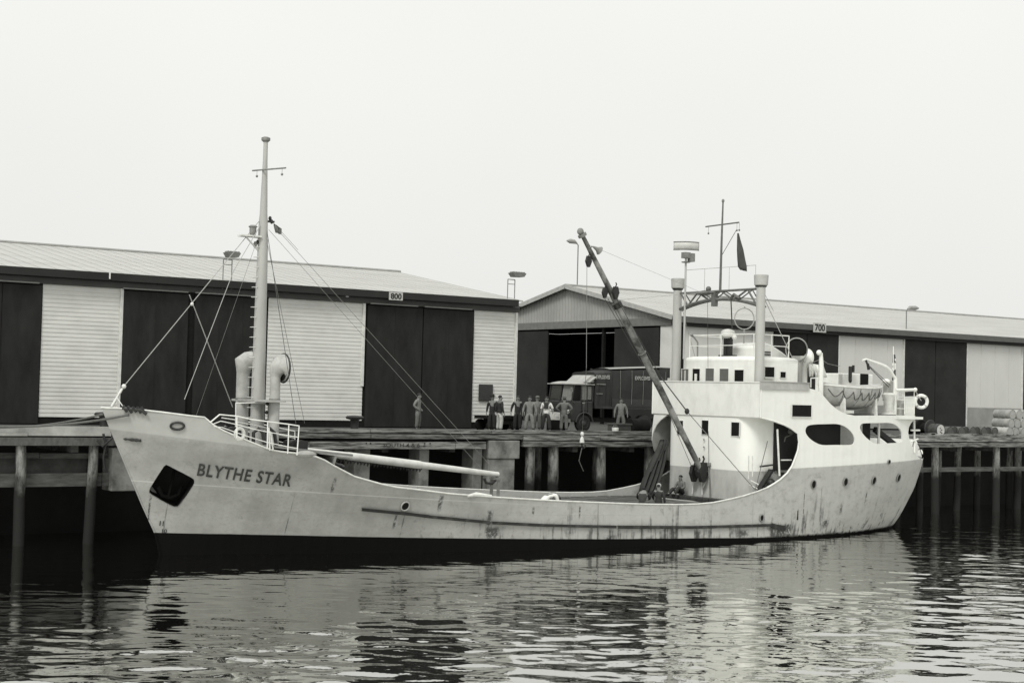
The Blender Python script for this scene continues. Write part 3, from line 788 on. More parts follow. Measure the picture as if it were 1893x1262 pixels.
# ship name and draught marks follow the plating
def hull_text(txt, p0, p1, pxh, bold=0., name='lettering', m=INK, shear=0.):
    A = hull_hit(*p0); E_ = hull_hit(*p1); H = hull_hit(p0[0], p0[1]-pxh)
    ax, az = hX(*A), A[1]; ex_, ez = hX(*E_), E_[1]; h = H[1]-az
    v, f, _ = text_mesh(txt, bold, 4); P = []
    for a_, b_ in v:
        X = ax+(ex_-ax)*a_; z = az+(ez-az)*a_+h*b_; t = ht(X, z); P.append(hp(t, z, -1, .035))
    return MB().add(P, f).build(name, m, ship, smooth=False)
hull_text('BLYTHE STAR', (363.5, 879), (536, 899.5), 23, .022, 'ship_name', mat('faded black name paint', .02, .6, .5, 6, v2=.05))
hull_text('11', (294.5, 971), (302, 971.5), 9, .03, 'draught_mark'); hull_text('10', (299, 984.5), (308, 985), 7.5, .02, 'draught_mark')
# rubbing strake
def hull_strip(name, pts, w, out, m, seg=3):
    T = trace(pts); P = []
    for i in range(len(T)-1):
        for k in range(seg): u = k/seg; P.append((T[i][0]*(1-u)+T[i+1][0]*u, T[i][1]*(1-u)+T[i+1][1]*u))
    P.append(T[-1]); b = MB(); rows = [[], [], [], []]
    for t, z in P:
        ww = w*(1+random.uniform(-.08, .08))
        rows[0].append(hp(t, z-ww/2, -1, .0)); rows[1].append(hp(t, z-ww/2, -1, out)); rows[2].append(hp(t, z+ww/2, -1, out)); rows[3].append(hp(t, z+ww/2, -1, .0))
    b.grid(rows); return b.build(name, m, ship, smooth=False)
sm = mat('tarred rubbing timber', .02, .8, .5, 3, v2=.07, lo=.5, hi=.75)
hull_strip('rubbing_strake', [(668, 941), (760, 950), (800, 955), (905, 965)], .12, .10, sm)
hull_strip('rubbing_strake', [(908, 965.5), (1000, 970), (1137, 973)], .11, .10, sm)
hull_strip('rubbing_strake', [(1140, 973.5), (1280, 974), (1425, 970)], .12, .10, sm)
hull_strip('rubbing_strake', [(1425, 970), (1440, 974), (1452, 976)], .2, .05, sm)
# ports, scuppers
def hull_ring(name, c, rx, rz_, m_r, m_in, thick=.03, depth=.03):
    t0, z0 = hull_hit(*c); X0 = hX(t0, z0)
    pts = [hp(ht(X0+rx*cos(a), z0+rz_*sin(a)), z0+rz_*sin(a), -1, .05) for a in np.linspace(0, 2*pi, 17)[:-1]]
    b = MB(); b.path(pts, thick, 6, closed=True); r_ = b.build(name, m_r, ship)
    c_ = hp(t0, z0, -1, .04); pts = [hp(ht(X0+rx*cos(a), z0+rz_*sin(a)), z0+rz_*sin(a), -1, .045) for a in np.linspace(0, 2*pi, 17)[:-1]]
    b = MB(); b.add([c_]+pts, [(0, 1+i, 1+(i+1) % 16) for i in range(16)]); b.build('opening', m_in, r_, smooth=False)
for c in ((1503, 895), (1562, 890.5), (1614.5, 888), (1660, 883)): hull_ring('porthole', c, .15, .19, STEEL, BLACK, .025)
hull_ring('discharge_pipe', (1642.5, 853.5), .1, .1, STEEL, BLACK, .02)
hull_ring('scupper', (748.5, 935), .16, .17, mat('scupper lip paint', .36), BLACK, .03)
hull_ring('scupper', (1407, 957), .12, .15, STEEL, BLACK, .03)
hull_ring('bow_fairlead', (328, 787), .21, .125, DARK, mat('fairlead shade', .3), .045)
# bow roller / fairlead and rope turns
b = MB()
f0 = PY(232, 756, -1.2); f1 = PY(258, 760, -1.6)
t0, z0 = hull_hit(229, 757); t1, z1 = hull_hit(262, 760)
for k in range(5):
    u = k/4; t = t0+(t1-t0)*u; b.path([hp(t, z0+.12-.02*k, -1, -.1), hp(t+.001, z0+.1, -1, .09), hp(t+.002, z0-.08-.03*(k % 2), -1, .08)], .05, 6)
b.path([hp(t0, z0+.06, -1, .08), hp(t1, z1+.05, -1, .1), hp(t1+.003, z1-.1, -1, .08)], .06, 6)
b.build('rope_fairlead', DARK, ship)
b = MB(); ta, za = hull_hit(229, 811); tb, zb = hull_hit(261, 814)
b.path([hp(ta+(tb-ta)*k/8, za+(zb-za)*k/8, -1, .03) for k in range(9)], [.02, .05, .03, .05, .07, .05, .07, .05, .06], 6); b.build('rust_scar', mat('rust', .04, .9), ship)

# decks
def deck(name, t0, t1, z, m, zf=None, thick=.08, inset=.06, n=24):
    b = MB(); L = []; R_ = []
    for k in range(n+1):
        t = t0+(t1-t0)*k/n; zz = z if zf is None else zf(t); y = max(.02, hb(t, zz)-inset); X = hX(t, zz); L.append((X, -y, zz)); R_.append((X, y, zz))
    b.grid([L, R_]); return b.build(name, m, ship, smooth=False, solid=thick)
DK = mat('grey deck paint', .20, .8, .4, 1.2, v2=.12)
deck('well_deck', .19, .72, 1.15, DK)
deck('forecastle_deck', .01, .185, 4.0, DK, zf=lambda t: 4.72-.10*hX(t, 4.3))
deck('poop_deck', .71, .995, 3.35, DK)
b = MB(); P = [(hX(ht(5.4, z), z), hb(ht(5.4, z), z)-.06, z) for z in (1.2, 1.8, 2.4, 3.0, 3.6, 4.1)]
b.prism([(5.4, -y, z) for _, y, z in P]+[(5.4, y, z) for _, y, z in P[::-1]], (.08, 0, 0)); b.build('forecastle_bulkhead', mat('grey bulkhead', .30), ship, smooth=False)
# hatch
hatch = MB(); hatch.bb(9.2, 24.6, -2.3, 2.3, 1.15, 1.72); ho = hatch.build('hatch_coaming', mat('grey coaming', .33), ship, smooth=False)
b = MB(); rows = []
for X in np.linspace(9.1, 24.7, 40):
    rows.append([(X, y, 1.80+.10*(1-(y/2.4)**2)+.02*sin(X*5+y*3)+.015*sin(X*13)) for y in np.linspace(-2.4, 2.4, 11)])
b.grid(rows); b.build('hatch_cover', CANV, ship, solid=.06)
b = MB()
for k in range(7):
    X = 18.5+k*.75; b.bb(X, X+.6, -2.7+random.uniform(-.2, .2), 1.9, 1.93, 2.0)
split_build(b, 'hatch_board', WOODD, ho, smooth=False)
b = MB()
for X in (12.5, 14.6, 20.1): b.bb(X, X+.12, 3.35, 3.6, 1.2, 2.1)
for s_ in (1,): b.bb(9, 25.5, 3.05, 3.15, 1.75, 1.82)
split_build(b, 'bulwark_stay', mat('grey coaming', .33), ship, smooth=False)
b = MB()
for y0 in np.arange(-1.9, 2.0, .42): b.bb(25.55, 26.1, y0, y0+.38, 1.9, 2.02)
b.bb(25.5, 26.1, -2.0, 2.0, 1.2, 1.88)
b.build('ledge', mat('dark ledge', .05), ship, smooth=False)

# ------------------------------------------------ bridge house
hs_lo = NT('house paint, grey dado'); sep = hs_lo.n('SeparateXYZ'); hs_lo.l(hs_lo.coord(), sep.inputs[0])
nz1 = hs_lo.noise(hs_lo.coord((1, 1, .4)), 2.2, 5, .65)
ff = hs_lo.ramp(hs_lo.math('ADD', sep.outputs[2], hs_lo.math('MULTIPLY', nz1, .02)), 3.33, 3.37)
wt = hs_lo.mix(hs_lo.math('MULTIPLY', hs_lo.ramp(nz1, .5, .8), .5), g(.77), g(.60)); gt = hs_lo.mix(hs_lo.ramp(nz1, .4, .75), g(.46), g(.33))
hs_lo.l(hs_lo.mix(ff, gt, wt), hs_lo.b.inputs['Base Color']); hs_lo.b.inputs['Roughness'].default_value = .5
HOUSE = hs_lo.m
def plan(x0, x1, hw, r, n=6, bulge=0.):   # rounded front corners
    P = []
    for k in range(n+1):
        a = pi/2*k/n; P.append((x0+r-r*sin(a), -hw+r-r*cos(a)))
    P = [(x1, -hw)]+P
    Q = [(x, -y) for x, y in P[::-1]]
    out = P
    if bulge:
        mid = [(x0-bulge*(1-(y/(hw-r))**2), y) for y in np.linspace(-hw+r, hw-r, 9)[1:-1]]; out = P+mid
    return out+Q
def wallbox(name, pl, z0, z1, m, parent=ship, bevel=0, ang=35):
    b = MB(); b.prism([(x, y, z0) for x, y in pl], (0, 0, z1-z0)); return b.build(name, m, parent, bevel=bevel, ang=ang)
p1_ = plan(XF+.02, 32.0, 2.85, .75)
wallbox('deckhouse', p1_, 1.15, 5.74, HOUSE, ang=60)
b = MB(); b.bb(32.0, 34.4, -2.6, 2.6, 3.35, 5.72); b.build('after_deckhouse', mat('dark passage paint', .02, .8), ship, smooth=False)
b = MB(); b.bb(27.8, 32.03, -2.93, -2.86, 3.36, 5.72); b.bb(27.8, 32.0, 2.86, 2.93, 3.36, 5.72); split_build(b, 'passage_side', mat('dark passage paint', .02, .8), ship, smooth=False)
a = PY(1541, 800, -2.65)[0]; b = MB(); b.bb(32.06, 33.75, -2.70, -2.605, 3.4, 5.6)
b.build('passage_door', mat('pale passage door', .60), ship, smooth=False)
# bridge block: deck, front plating and bulwark
b = MB(); b.bb(XF+.1, 30.6, -3.66, 3.66, 5.76, 6.2)
b.build('bridge_deck', WHITE, ship, smooth=False)
b = MB(); b.bb(XF, XF+.08, -3.70, 3.70, 5.77, 7.30); b.bb(XF-.03, XF+.12, -3.72, 3.72, 7.30, 7.35)
bf = b.build('bridge_front', WHITE, ship, smooth=False)
b = MB(); b.bb(XF-.012, XF+.0, -3.6, 3.6, 5.74, 5.765); b.build('weld_seam', mat('seam shade', .45), ship, smooth=False)
# canvas dodger along the port wing
q0, q1 = PY(1404, 705, -B), PY(1495, 716, -B)
b = MB(); b.bb(q0[0], q1[0], -B-.06, -B-.02, 7.02, 7.36)
b.bb(q0[0], q1[0]+.1, -B-.09, -B+.02, 7.361, 7.39)
b.build('wing_dodger', mat('grey canvas dodger', .42, .8, .3, 2), ship, smooth=False)
deckb = MB(); deckb.bb(30.6, 37.2, -3.4, 3.4, 5.80, 5.92); deckb.build('boat_deck', WHITE, ship, smooth=False)
b = MB(); b.bb(31.5, 35.5, -3.2, -1.2, 5.93, 6.0); b.build('lifeboat_shade_sheet', mat('lifeboat shade colour', .03, .8), ship, smooth=False)  # dark sheet laid on the deck as the shade under the lifeboat
# wheelhouse
wp = plan(26.85, 29.55, 2.55, .55)
wallbox('wheelhouse', wp, 6.2, 8.30, WHITE, ang=60)
b = MB(); prs = [(plan(26.845, 29.56, 2.555, .555), 8.28), (plan(26.84, 29.57, 2.56, .55), 8.36), (plan(26.88, 29.53, 2.52, .53), 8.44), (plan(26.98, 29.43, 2.42, .5), 8.50), (plan(27.2, 29.2, 2.2, .4), 8.53)]
k_ = len(prs[0][0]); vs_ = [(x, y, z_) for P_, z_ in prs for x, y in P_]
b.add(vs_, [tuple(range(k_))[::-1], tuple(range(4*k_, 5*k_))]+[(i+q_*k_, (i+1) % k_+q_*k_, (i+1) % k_+(q_+1)*k_, i+(q_+1)*k_) for q_ in range(4) for i in range(k_)])
whr = b.build('wheelhouse_roof', WHITE, ship, ang=80)
def pane_on_X(pts, X, m=GLASS, name='window', parent=ship, frame=True, t=.03, fm=None):
    P = [PX(px, py, X) for px, py in pts]
    y0 = min(p[1] for p in P); y1 = max(p[1] for p in P); z0 = min(p[2] for p in P); z1 = max(p[2] for p in P)
    return rect(name, 'x', X, y0, y1, z0, z1, m, parent, fm)
def pane_on_Y(pts, Y, m=GLASS, name='window', parent=ship, fm=None):
    P = [PY(px, py, Y) for px, py in pts]
    return rect(name, 'y', Y, min(p[0] for p in P), max(p[0] for p in P), min(p[2] for p in P), max(p[2] for p in P), m, parent, fm)
def rect(name, ax, c, a0, a1, z0, z1, m, parent, fm=None):
    b = MB(); f = .018; t = .03; o_ = -.012
    def bx(a, e, zz0, zz1, d0, d1):
        if ax == 'x': b.bb(c-d1, c-d0, a, e, zz0, zz1)
        else: b.bb(a, e, c-d1, c-d0, zz0, zz1)
    bx(a0-f, a1+f, z1, z1+f, 0, t); bx(a0-f, a1+f, z0-f, z0, 0, t); bx(a0-f, a0, z0, z1, 0, t); bx(a1, a1+f, z0, z1, 0, t)
    fr = b.build(name, fm or WHITE, parent, smooth=False)
    b = MB(); bx(a0, a1, z0, z1, -.02, .006); b.build('pane', m, fr, smooth=False)
    return fr
GREYG = mat('reflecting glass', .12, .15, .2, 2)
for (a0, t0_, a1, b1_, mm) in ((1261, 682, 1273, 710, GREYG), (1281, 681.5, 1294, 710, BLACK), (1305, 681, 1320, 710, GREYG), (1331, 681.5, 1347, 710, GREYG), (1358.5, 683.5, 1375, 711.5, BLACK)):
    pane_on_X([(a0, t0_), (a1, b1_)], 26.845, mm)
b = MB(); q = PX(1266.5, 695, 26.82); b.bb(26.80, 26.83, q[1]-.02, q[1]+.02, 7.3, 7.86); q = PX(1287, 697, 26.82); b.bb(26.80, 26.83, q[1]-.05, q[1]+.1, 7.3, 7.7)
split_build(b, 'window_mullion', WHITE, ship, smooth=False)
pane_on_Y([(1413.5, 678), (1431, 697)], -2.56, BLACK); pane_on_Y([(1442, 687), (1452, 698)], -2.56, BLACK)
b = MB(); q = PY(1413, 698, -2.6); e_ = PY(1431, 698, -2.6); b.bb(q[0], e_[0], -2.66, -2.57, q[2]-.03, q[2]); b.build('window_sill', WHITE, ship, smooth=False)
for (a0, t0_, a1, b1_) in ((1252.5, 777, 1263, 803), (1298, 776.5, 1310, 803), (1352.5, 780, 1367, 806)):
    pane_on_X([(a0, t0_), (a1, b1_)], XF+.015, BLACK)
q = [PY(*p, -B) for p in ((1463, 748), (1499, 748), (1499, 769.5), (1461, 769.5))]
rect('side_window', 'y', -B-.03, q[0][0], q[1][0], q[3][2], q[0][2], BLACK, ship)
# passage details
b = MB(); a = PY(1437, 793, -3.6); c = PY(1441, 879, -3.6); b.tube(a, c, .045); b.build('stanchion', WHITE2, ship)
b = MB()
a = np.array(PY(1426, 868, -3.1)); c = np.array(PY(1403, 905, -3.1))
b.beam(a, c, .28, .10); b.build('ladder', DARK, ship, smooth=False)
b = MB(); a = PY(1405, 862, -3.0); c = PY(1428, 859, -3.0); b.beam(a, c, .06, .07); split_build(b, 'passage_rail', DARK, ship, smooth=False)
b = MB(); a = PY(1444, 850, -3.5); c = PY(1463, 850, -3.5); b.tube(a, c, .03); split_build(b, 'passage_rail', WHITE2, ship)
b = MB(); q = PY(1425, 893, -3.3); b.sphere(q, (.2, .2, .22)); b.build('capstan', DARK, ship)
b = MB(); X_ = PY(1452, 850, -2.6)[0]
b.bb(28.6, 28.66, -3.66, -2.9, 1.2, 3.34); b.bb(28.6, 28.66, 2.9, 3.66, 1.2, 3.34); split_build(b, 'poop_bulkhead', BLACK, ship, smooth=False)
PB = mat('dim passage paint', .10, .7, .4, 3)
b = MB(); q = [PY(px_, py_, -3.25) for px_, py_ in ((1450, 816), (1452, 808), (1459, 805), (1466, 801), (1474, 800))]; b.path(q, .03, 6); b.build('hose', PB, ship)
b = MB(); b.sphere(PY(1462, 797, -3.2), .15, 10, 8); b.build('passage_fitting', PB, ship)
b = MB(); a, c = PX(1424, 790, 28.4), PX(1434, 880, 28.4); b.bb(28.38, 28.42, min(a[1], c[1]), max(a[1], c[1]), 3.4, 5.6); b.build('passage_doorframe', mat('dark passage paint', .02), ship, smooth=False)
# small pipes on the house front by the port opening
b = MB()
for (p, q_) in (((1384, 842), (1384, 885)), ((1391, 842), (1391, 880)), ((1388, 888), (1402, 895)), ((1386, 896), (1400, 903))):
    b.tube(PX(*p, XF-.06), PX(*q_, XF-.06), .025, n=6)
split_build(b, 'pipework', WHITE2, ship)
b = MB(); b.tube(PX(1301, 812, XF-.04), PX(1301, 812, XF-.08), .04); b.tube(PX(1301, 826, XF-.04), PX(1301, 826, XF-.08), .04); split_build(b, 'pipework', STEEL, ship)
# stern post at the plating end and its cross arm
b = MB(); a = PY(1690, 768, -2.95); c = PY(1690.5, 836, -2.95); b.tube(a, c, .05); b.build('stern_post', WHITE, ship)
b = MB(); a = PY(1684, 795, -3.0); c = PY(1700, 795, -3.0); b.tube(a, c, .045); a = PY(1682, 817, -3.0); c = PY(1697, 811, -3.0); b.tube(a, c, .04); split_build(b, 'stern_rail', WHITE, ship)
b = MB(); a = PY(1625, 783, -3.0); c = PY(1624, 820, -3.0); b.tube(a, c, .06); b.build('deck_pillar', WHITE, ship)
b = MB(); a = PY(1640, 812, -1.5); b.beam(np.array(a)+(-.9, 0, .5), np.array(a)+(.7, 0, -.35), .2, .25); b.build('mooring_gear', DARK, ship, smooth=False)

# ------------------------------------------------ foremast and gear
MX = 3.66
mast = MB(); mast.lathe((MX, 0, 0), [(4.3, .265), (6, .262), (9.75, .225), (12.4, .18), (12.9, .17), (13.1, .15), (15.2, .09), (15.9, .085)], n=20)
fm = mast.build('foremast', MASTM, ship)
b = MB(); b.lathe((MX, 0, 15.9), [(0, .1), (.06, .17), (.16, .17), (.2, .08)], n=12); b.build('mast_cap', STEEL, fm)
b = MB(); yl, yr = np.array(PX(467, 315.5, MX-.14)), np.array(PX(528, 310.5, MX-.14)); b.tube(yl, yr, .03)
for u_ in (.14, .90): p_ = yl+(yr-yl)*u_; b.tube(p_, p_-np.array((0, 0, .2)), .008, n=5); b.sphere(p_-np.array((0, 0, .23)), .05, 8, 6)
b.build('crosstree', STEEL, fm)
b = MB()   # lamp platform
q = PY(467, 437, 0); b.bb(MX-.95, MX-.15, -.22, .22, q[2]-.03, q[2]+.03); b.beam((MX-.2, 0, q[2]-.5), (MX-.7, 0, q[2]-.03), .05, .05)
b.build('lamp_platform', WHITE2, fm, smooth=False)
b = MB(); b.lathe((MX-.42, 0, q[2]+.03), [(0, .10), (.1, .13), (.3, .13), (.34, .18), (.4, .1)], n=12); b.build('mast_lamp', STEEL, fm)
b = MB(); q = PY(472, 456, 0); b.lathe(q, [(0, .05), (.12, .08), (.2, .04)], n=8); split_build(b, 'mast_lamp', STEEL, fm)
b = MB()
for p in ((501, 404), (504, 410), (491, 471), (487, 494), (478, 448)): q = PY(p[0], p[1], 0); b.sphere((q[0]-.04, 0, q[2]), (.07, .06, .09), 8, 6)
b.bb(MX-.05, MX+.45, -.05, .05, PY(500, 410, 0)[2]-.03, PY(500, 410, 0)[2]+.04)
split_build(b, 'mast_block', DARK, fm)
b = MB()
for z in np.arange(5.4, 12.3, .38):
    r = np.interp(z, [5, 9.75, 12.4], [.262, .225, .18]); b.path([(MX-r+.02, .1, z), (MX-r-.13, .1, z), (MX-r-.13, -.1, z), (MX-r+.02, -.1, z)], .013, 5)
split_build(b, 'mast_rung', WHITE2, fm)
b = MB(); b.path([(MX+.25, .05, 5), (MX+.24, .05, 9.7), (MX+.2, .03, 12.2)], .03, 6); b.build('mast_cable', STEEL, fm)
# cowl ventilators
def cowl(name, x, y, z0, z1, r, R, dirx=1, label=None, rim=DARK, m=None):
    m = m or mat('vent paint', .42, .5, .35, 2.5)
    b = MB(); b.lathe((x, y, z0), [(0, r), (z1-z0, r)], n=18, cap=False)
    # elbow sweeping into a bell mouth
    pts = [(x, y, z1-.05), (x+.02*dirx, y, z1+r*.5), (x+.07*dirx, y, z1+r*1.3), (x+.17*dirx, y, z1+r*1.6), (x+.33*dirx, y, z1+r*1.6)]
    b.path(pts, [r, r*1.2, r*1.75, R*.92, R], 18, cap=False); o = b.build(name, m, ship, ang=70)
    c = Vector(pts[-1]); b = MB(); b.path([c+Vector((0, cos(a)*R, sin(a)*R)) for a in np.linspace(0, 2*pi, 25)[:-1]], .035, 6, closed=True); b.build('rim', rim, o)
    b = MB(); c2 = c-Vector((.1*dirx, 0, 0)); b.lathe(c2, [(0, R*.93), (.01, R*.93)], (dirx, 0, 0), 18); b.build('mouth', BLACK, o)
    b = MB(); b.lathe((x, y, PY(505, 738, 0)[2]-.03), [(0, r+.02), (.06, r+.02)], n=18); b.build('collar', STEEL, o)
q = PY(506, 690, -.9)
cowl('ventilator', 3.88, -1.0, 4.3, 6.98, .195, .54); cowl('ventilator', 3.5, 1.05, 4.3, 7.1, .25, .44)
b = MB(); z = PY(475, 740, 0)[2]
b.bb(MX-.4, MX+.5, -1.4, 1.5, z-.04, z+.04); b.bb(MX+.25, MX+.55, -.75, -.35, 4.6, z-.04)
b.build('mast_table', mat('vent paint', .6), ship, smooth=False)
b = MB()
for p in ((494, 746), (493, 762)): b.sphere(PY(*p, -.8), .07, 8, 6)
split_build(b, 'pipe_fitting', DARK, ship)
# windlass and winch on the forecastle
def winch(x, y, z, s=1.):
    b = MB(); b.lathe((x, y-.7*s, z+.35*s), [(0, .3*s), (.08, .3*s), (.1, .16*s), (.5, .15*s), (.52, .3*s), (.6, .3*s), (.8, .3*s), (.82, .16*s), (1.2, .16*s), (1.22, .28*s), (1.34*s+.0, .28*s)], (0, 1, 0), 16)
    b.bb(x-.4*s, x+.4*s, y-.5*s, y-.4*s, z, z+.6*s); b.bb(x-.4*s, x+.4*s, y+.3*s, y+.4*s, z, z+.6*s)
    return b.build('winch', DARK, ship)
winch(1.9, -1.1, 4.45, 1.0); winch(2.0, .8, 4.45, 1.1); winch(4.7, -1.2, 4.1, .8)
b = MB()
for x, y in ((2.5, -2.2), (3.1, -1.9)): b.path([(x, y, 4.3), (x, y, 4.9), (x+.15, y-.1, 5.05), (x+.3, y-.15, 4.9), (x+.4, y-.2, 4.3)], .07, 8)
b.build('black_hose', DARK, ship)
b = MB(); q = PY(443, 802, -2.9); b.path([(q[0]+.17*cos(a), q[1], q[2]+.2*sin(a)) for a in np.linspace(0, 2*pi, 17)[:-1]], .06, 8, closed=True)
tag(b.build('coiled_rope', WHITE2), 'pale coil of rope hung on the forecastle rail', 'rope')
b = MB(); q = PY(565, 838, -2.8); b.sphere((q[0], q[1], q[2]-.02), (.45, .25, .14)); tag(b.build('canvas_bundle', CANV), 'small pale canvas bundle lying at the after edge of the forecastle', 'canvas')
b = MB()
for k in range(4):
    p = PY(590+k*12, 850+k*4, -1.5-k*.2); b.sphere((p[0], p[1], p[2]), (.25, .3, .12), 8, 6)
b.build('deck_gear', DARK, ship)
# forecastle rail
def rail(name, tops, base, Y, mids=2, r=.022, m=WHITE, posts=None):
    T = [PY(px, py, Y) for px, py in tops]; Bp = [PY(px, py, Y) for px, py in base]
    b = MB(); b.path(T, r*1.2, 6)
    for k in range(1, mids+1):
        u = k/(mids+.6); b.path([tuple(np.array(t)*(1-u)+np.array(c)*u) for t, c in zip(T, Bp)], r*.8, 6)
    for i in (posts if posts is not None else range(len(T))): b.tube(T[i], Bp[i], r, n=6)
    return b.build(name, m, ship)
rail('forecastle_rail', [(388, 781), (406, 766), (438, 769), (465, 775), (495, 779), (534, 784), (553, 787)], [(398, 790), (412, 797), (438, 809), (466, 819), (494, 829), (532, 838), (549, 841)], -3.1, posts=[2, 4, 5, 6])
rail('forecastle_rail', [(436, 745), (470, 744), (500, 746)], [(436, 800), (470, 810), (500, 820)], -.6, posts=[0, 2], mids=1)
rail('forecastle_rail', [(410, 772), (450, 778), (500, 787), (545, 797)], [(410, 790), (450, 800), (500, 820), (545, 830)], 2.6, posts=[1, 2, 3])
b = MB()
for (p, q_) in (((499, 832), (497, 790)), ((505, 832), (500, 800))): b.tube(PY(*p, -2.6), PY(*q_, -2.6), .03)
split_build(b, 'rail_stay', WHITE2, ship)

# fore derrick stowed on its crutch
A, E1 = PY(508, 826, -.3), PY(921, 876.5, -.3)
b = MB(); A, E1 = np.array(A), np.array(E1)
b.path([A, A+(E1-A)*.3, A+(E1-A)*.31, A+(E1-A)*.62, A+(E1-A)*.635, A+(E1-A)*.93, E1], [.12, .15, .16, .165, .14, .11, .10], 14)
fd = b.build('fore_derrick', mat('pale derrick paint', .62, .5, .3, 2), ship)
b = MB()
for k in range(26):
    u = .26+.38*k/26; c = A+(E1-A)*u; b.path([c+(0, 0, -.12), c+(.03, .02, -.25-.05*random.random()), c+(.12, 0, -.14)], .03, 5)
b.build('lashed_tackle', DARK, fd)
b = MB(); c = E1+(-.3, 0, 0); b.path([c+(-.4, 0, -.15), c+(-.3, 0, -.35), c+(0, 0, -.38), c+(.2, 0, -.2), c+(.3, 0, 0)], .06, 6); b.build('derrick_head', DARK, fd)
b = MB(); c = E1+(-.12, 0, -.1); b.bb(c[0]-.08, c[0]+.02, c[1]-.3, c[1]-.2, 1.7, c[2]); b.bb(c[0]-.08, c[0]+.02, c[1]+.2, c[1]+.3, 1.7, c[2]); b.bb(c[0]-.1, c[0]+.04, c[1]-.34, c[1]+.34, c[2]-.12, c[2]-.02)
b.build('derrick_crutch', STEEL, ship, smooth=False)
b = MB(); c = PY(880, 913, -3.4); b.path([(c[0]-.4, -3.45, 2.55), (c[0], -3.4, 2.6), (c[0]+.7, -3.45, 2.54)], [.05, .09, .04], 8)
tag(b.build('canvas_bundle', WHITE2), 'white cloth laid on the bulwark rail below the derrick end', 'cloth')

# ------------------------------------------------ aft derrick (boom) raised at the house front
Fz = np.array(PX(1296, 868, 25.75)); Tp = np.array(PY(1073, 428, .3))
b = MB(); b.path([Fz, Fz+(Tp-Fz)*.05, Fz+(Tp-Fz)*.45, Fz+(Tp-Fz)*.75, Tp], [.10, .13, .16, .135, .09], 16)
ad = b.build('aft_derrick', mat('worn derrick paint', .26, .55, .6, 1.1, stretch=(1, 1, 1), v2=.04, lo=.42, hi=.62), ship)
D = (Tp-Fz); 
def on(u, off=(0, 0, 0)): return Fz+D*u+np.array(off)
b = MB(); b.sphere(on(1.), (.16, .13, .16), 10, 8); b.lathe(on(.985), [(-.06, .2), (.06, .2)], D/np.linalg.norm(D), 12); b.build('derrick_head', STEEL, ad)
b = MB(); q = PY(1106, 460, -.1); b.path([on(.93), (q[0]-.35, q[1], q[2]+.08), q], .03, 6); b.path([(q[0]-.28, q[1], q[2]+.07), (q[0]-.05, q[1], q[2]-.02), (q[0]+.08, q[1], q[2]-.08)], [.04, .1, .2], 12); b.build('derrick_lamp', STEEL, ad)
def block(name, c, s, par, m=DARK):
    b = MB(); c = Vector(c)
    b.lathe(c-Vector((0, .07*s, 0)), [(0, .12*s), (.01, .17*s), (.13*s, .17*s), (.14*s, .12*s)], (0, 1, 0), 12)
    b.prism([(c.x-.1*s, c.y-.08*s, c.z+.3*s), (c.x+.1*s, c.y-.08*s, c.z+.3*s), (c.x+.19*s, c.y-.08*s, c.z), (c.x+.06*s, c.y-.08*s, c.z-.32*s), (c.x-.06*s, c.y-.08*s, c.z-.32*s), (c.x-.19*s, c.y-.08*s, c.z)], (0, .16*s, 0))
    b.path([c+Vector((0, 0, .3*s)), c+Vector((.05*s, 0, .42*s)), c+Vector((0, 0, .5*s))], .03*s, 6)
    return b.build(name, m, par)
block('cargo_block', PY(1088, 483, .2), .8, ad)
q = PY(1118, 541, .1); block('guy_block', q, .75, ad); q = PY(1138, 541, -.1); block('guy_block', q, .9, ad)
b = MB(); b.lathe(on(.70), [(-.12, .21), (.12, .21)], D/np.linalg.norm(D), 12); b.build('boom_band', DARK, ad)
b = MB(); b.lathe(on(.50), [(-.02, .20), (.02, .20)], D/np.linalg.norm(D), 12); b.build('boom_band', STEEL, ad)
# heel blocks and fitting on the house front
for p, s_ in (((1283, 874), 1.25), ((1299, 872), 1.45), ((1292, 868), 1.1)): block('heel_block', PX(p[0], p[1], 25.85), s_, ship)
b = MB()
for p, q_ in (((1281, 886), (1280, 912)), ((1297, 884), (1298, 914)), ((1307, 870), (1304, 890)), ((1304, 890), (1300, 900))): b.tube(PX(*p, XF-.12), PX(*q_, XF-.12), .03, n=6)
split_build(b, 'heel_bracket', WHITE2, ship)
b = MB(); q = PX(1290, 866, XF-.05); b.box((XF-.12, q[1], q[2]), (.25, .7, .18)); b.build('heel_step', STEEL, ship, smooth=False)
b = MB(); b.tube(PX(1310, 858, XF-.06), PX(1313, 921, XF-.06), .035, n=6); b.tube(PX(1310.5, 855, XF-.06), PX(1310.5, 861, XF-.06), .1, n=8); split_build(b, 'pipework', STEEL, ship)

# ------------------------------------------------ bridge kingposts, truss, mast, radar
KX, KY = 26.84, 2.87
for s_ in (-1, 1):
    b = MB(); b.lathe((KX, s_*KY, 6.2), [(0, .24), (1.2, .22), (5.5, .205)], n=20)
    kp = b.build('vent_kingpost', mat('kingpost paint', .42, .5, .15, 1.5, stretch=(1, 1, .4)), ship)
    z = 11.68 if s_ < 0 else 11.78
    b = MB(); b.lathe((KX, s_*KY, z), [(-.02, .2), (0, .26), (.04, .31), (.42, .33), (.48, .33), (.5, .27)], n=20, cap=True); b.build('vent_head', mat('vent head paint', .42, .6, .2, 3), kp)
    b = MB(); b.lathe((KX, s_*KY, z-.03), [(-.03, .235), (.03, .27)], n=20); b.build('collar', DARK, kp)
zt = 11.55; zb = 10.75
GS = mat('truss steel', .13, .55, .4, 4)
b = MB(); b.tube((KX, -KY, zt), (KX, KY, zt), .055, n=8)
arch = [(KX, y, zb+.42*(1-(y/KY)**2)) for y in np.linspace(-KY, KY, 15)]
b.path(arch, .075, 8); b.path([(x+.3, y, z) for x, y, z in arch], .05, 8)
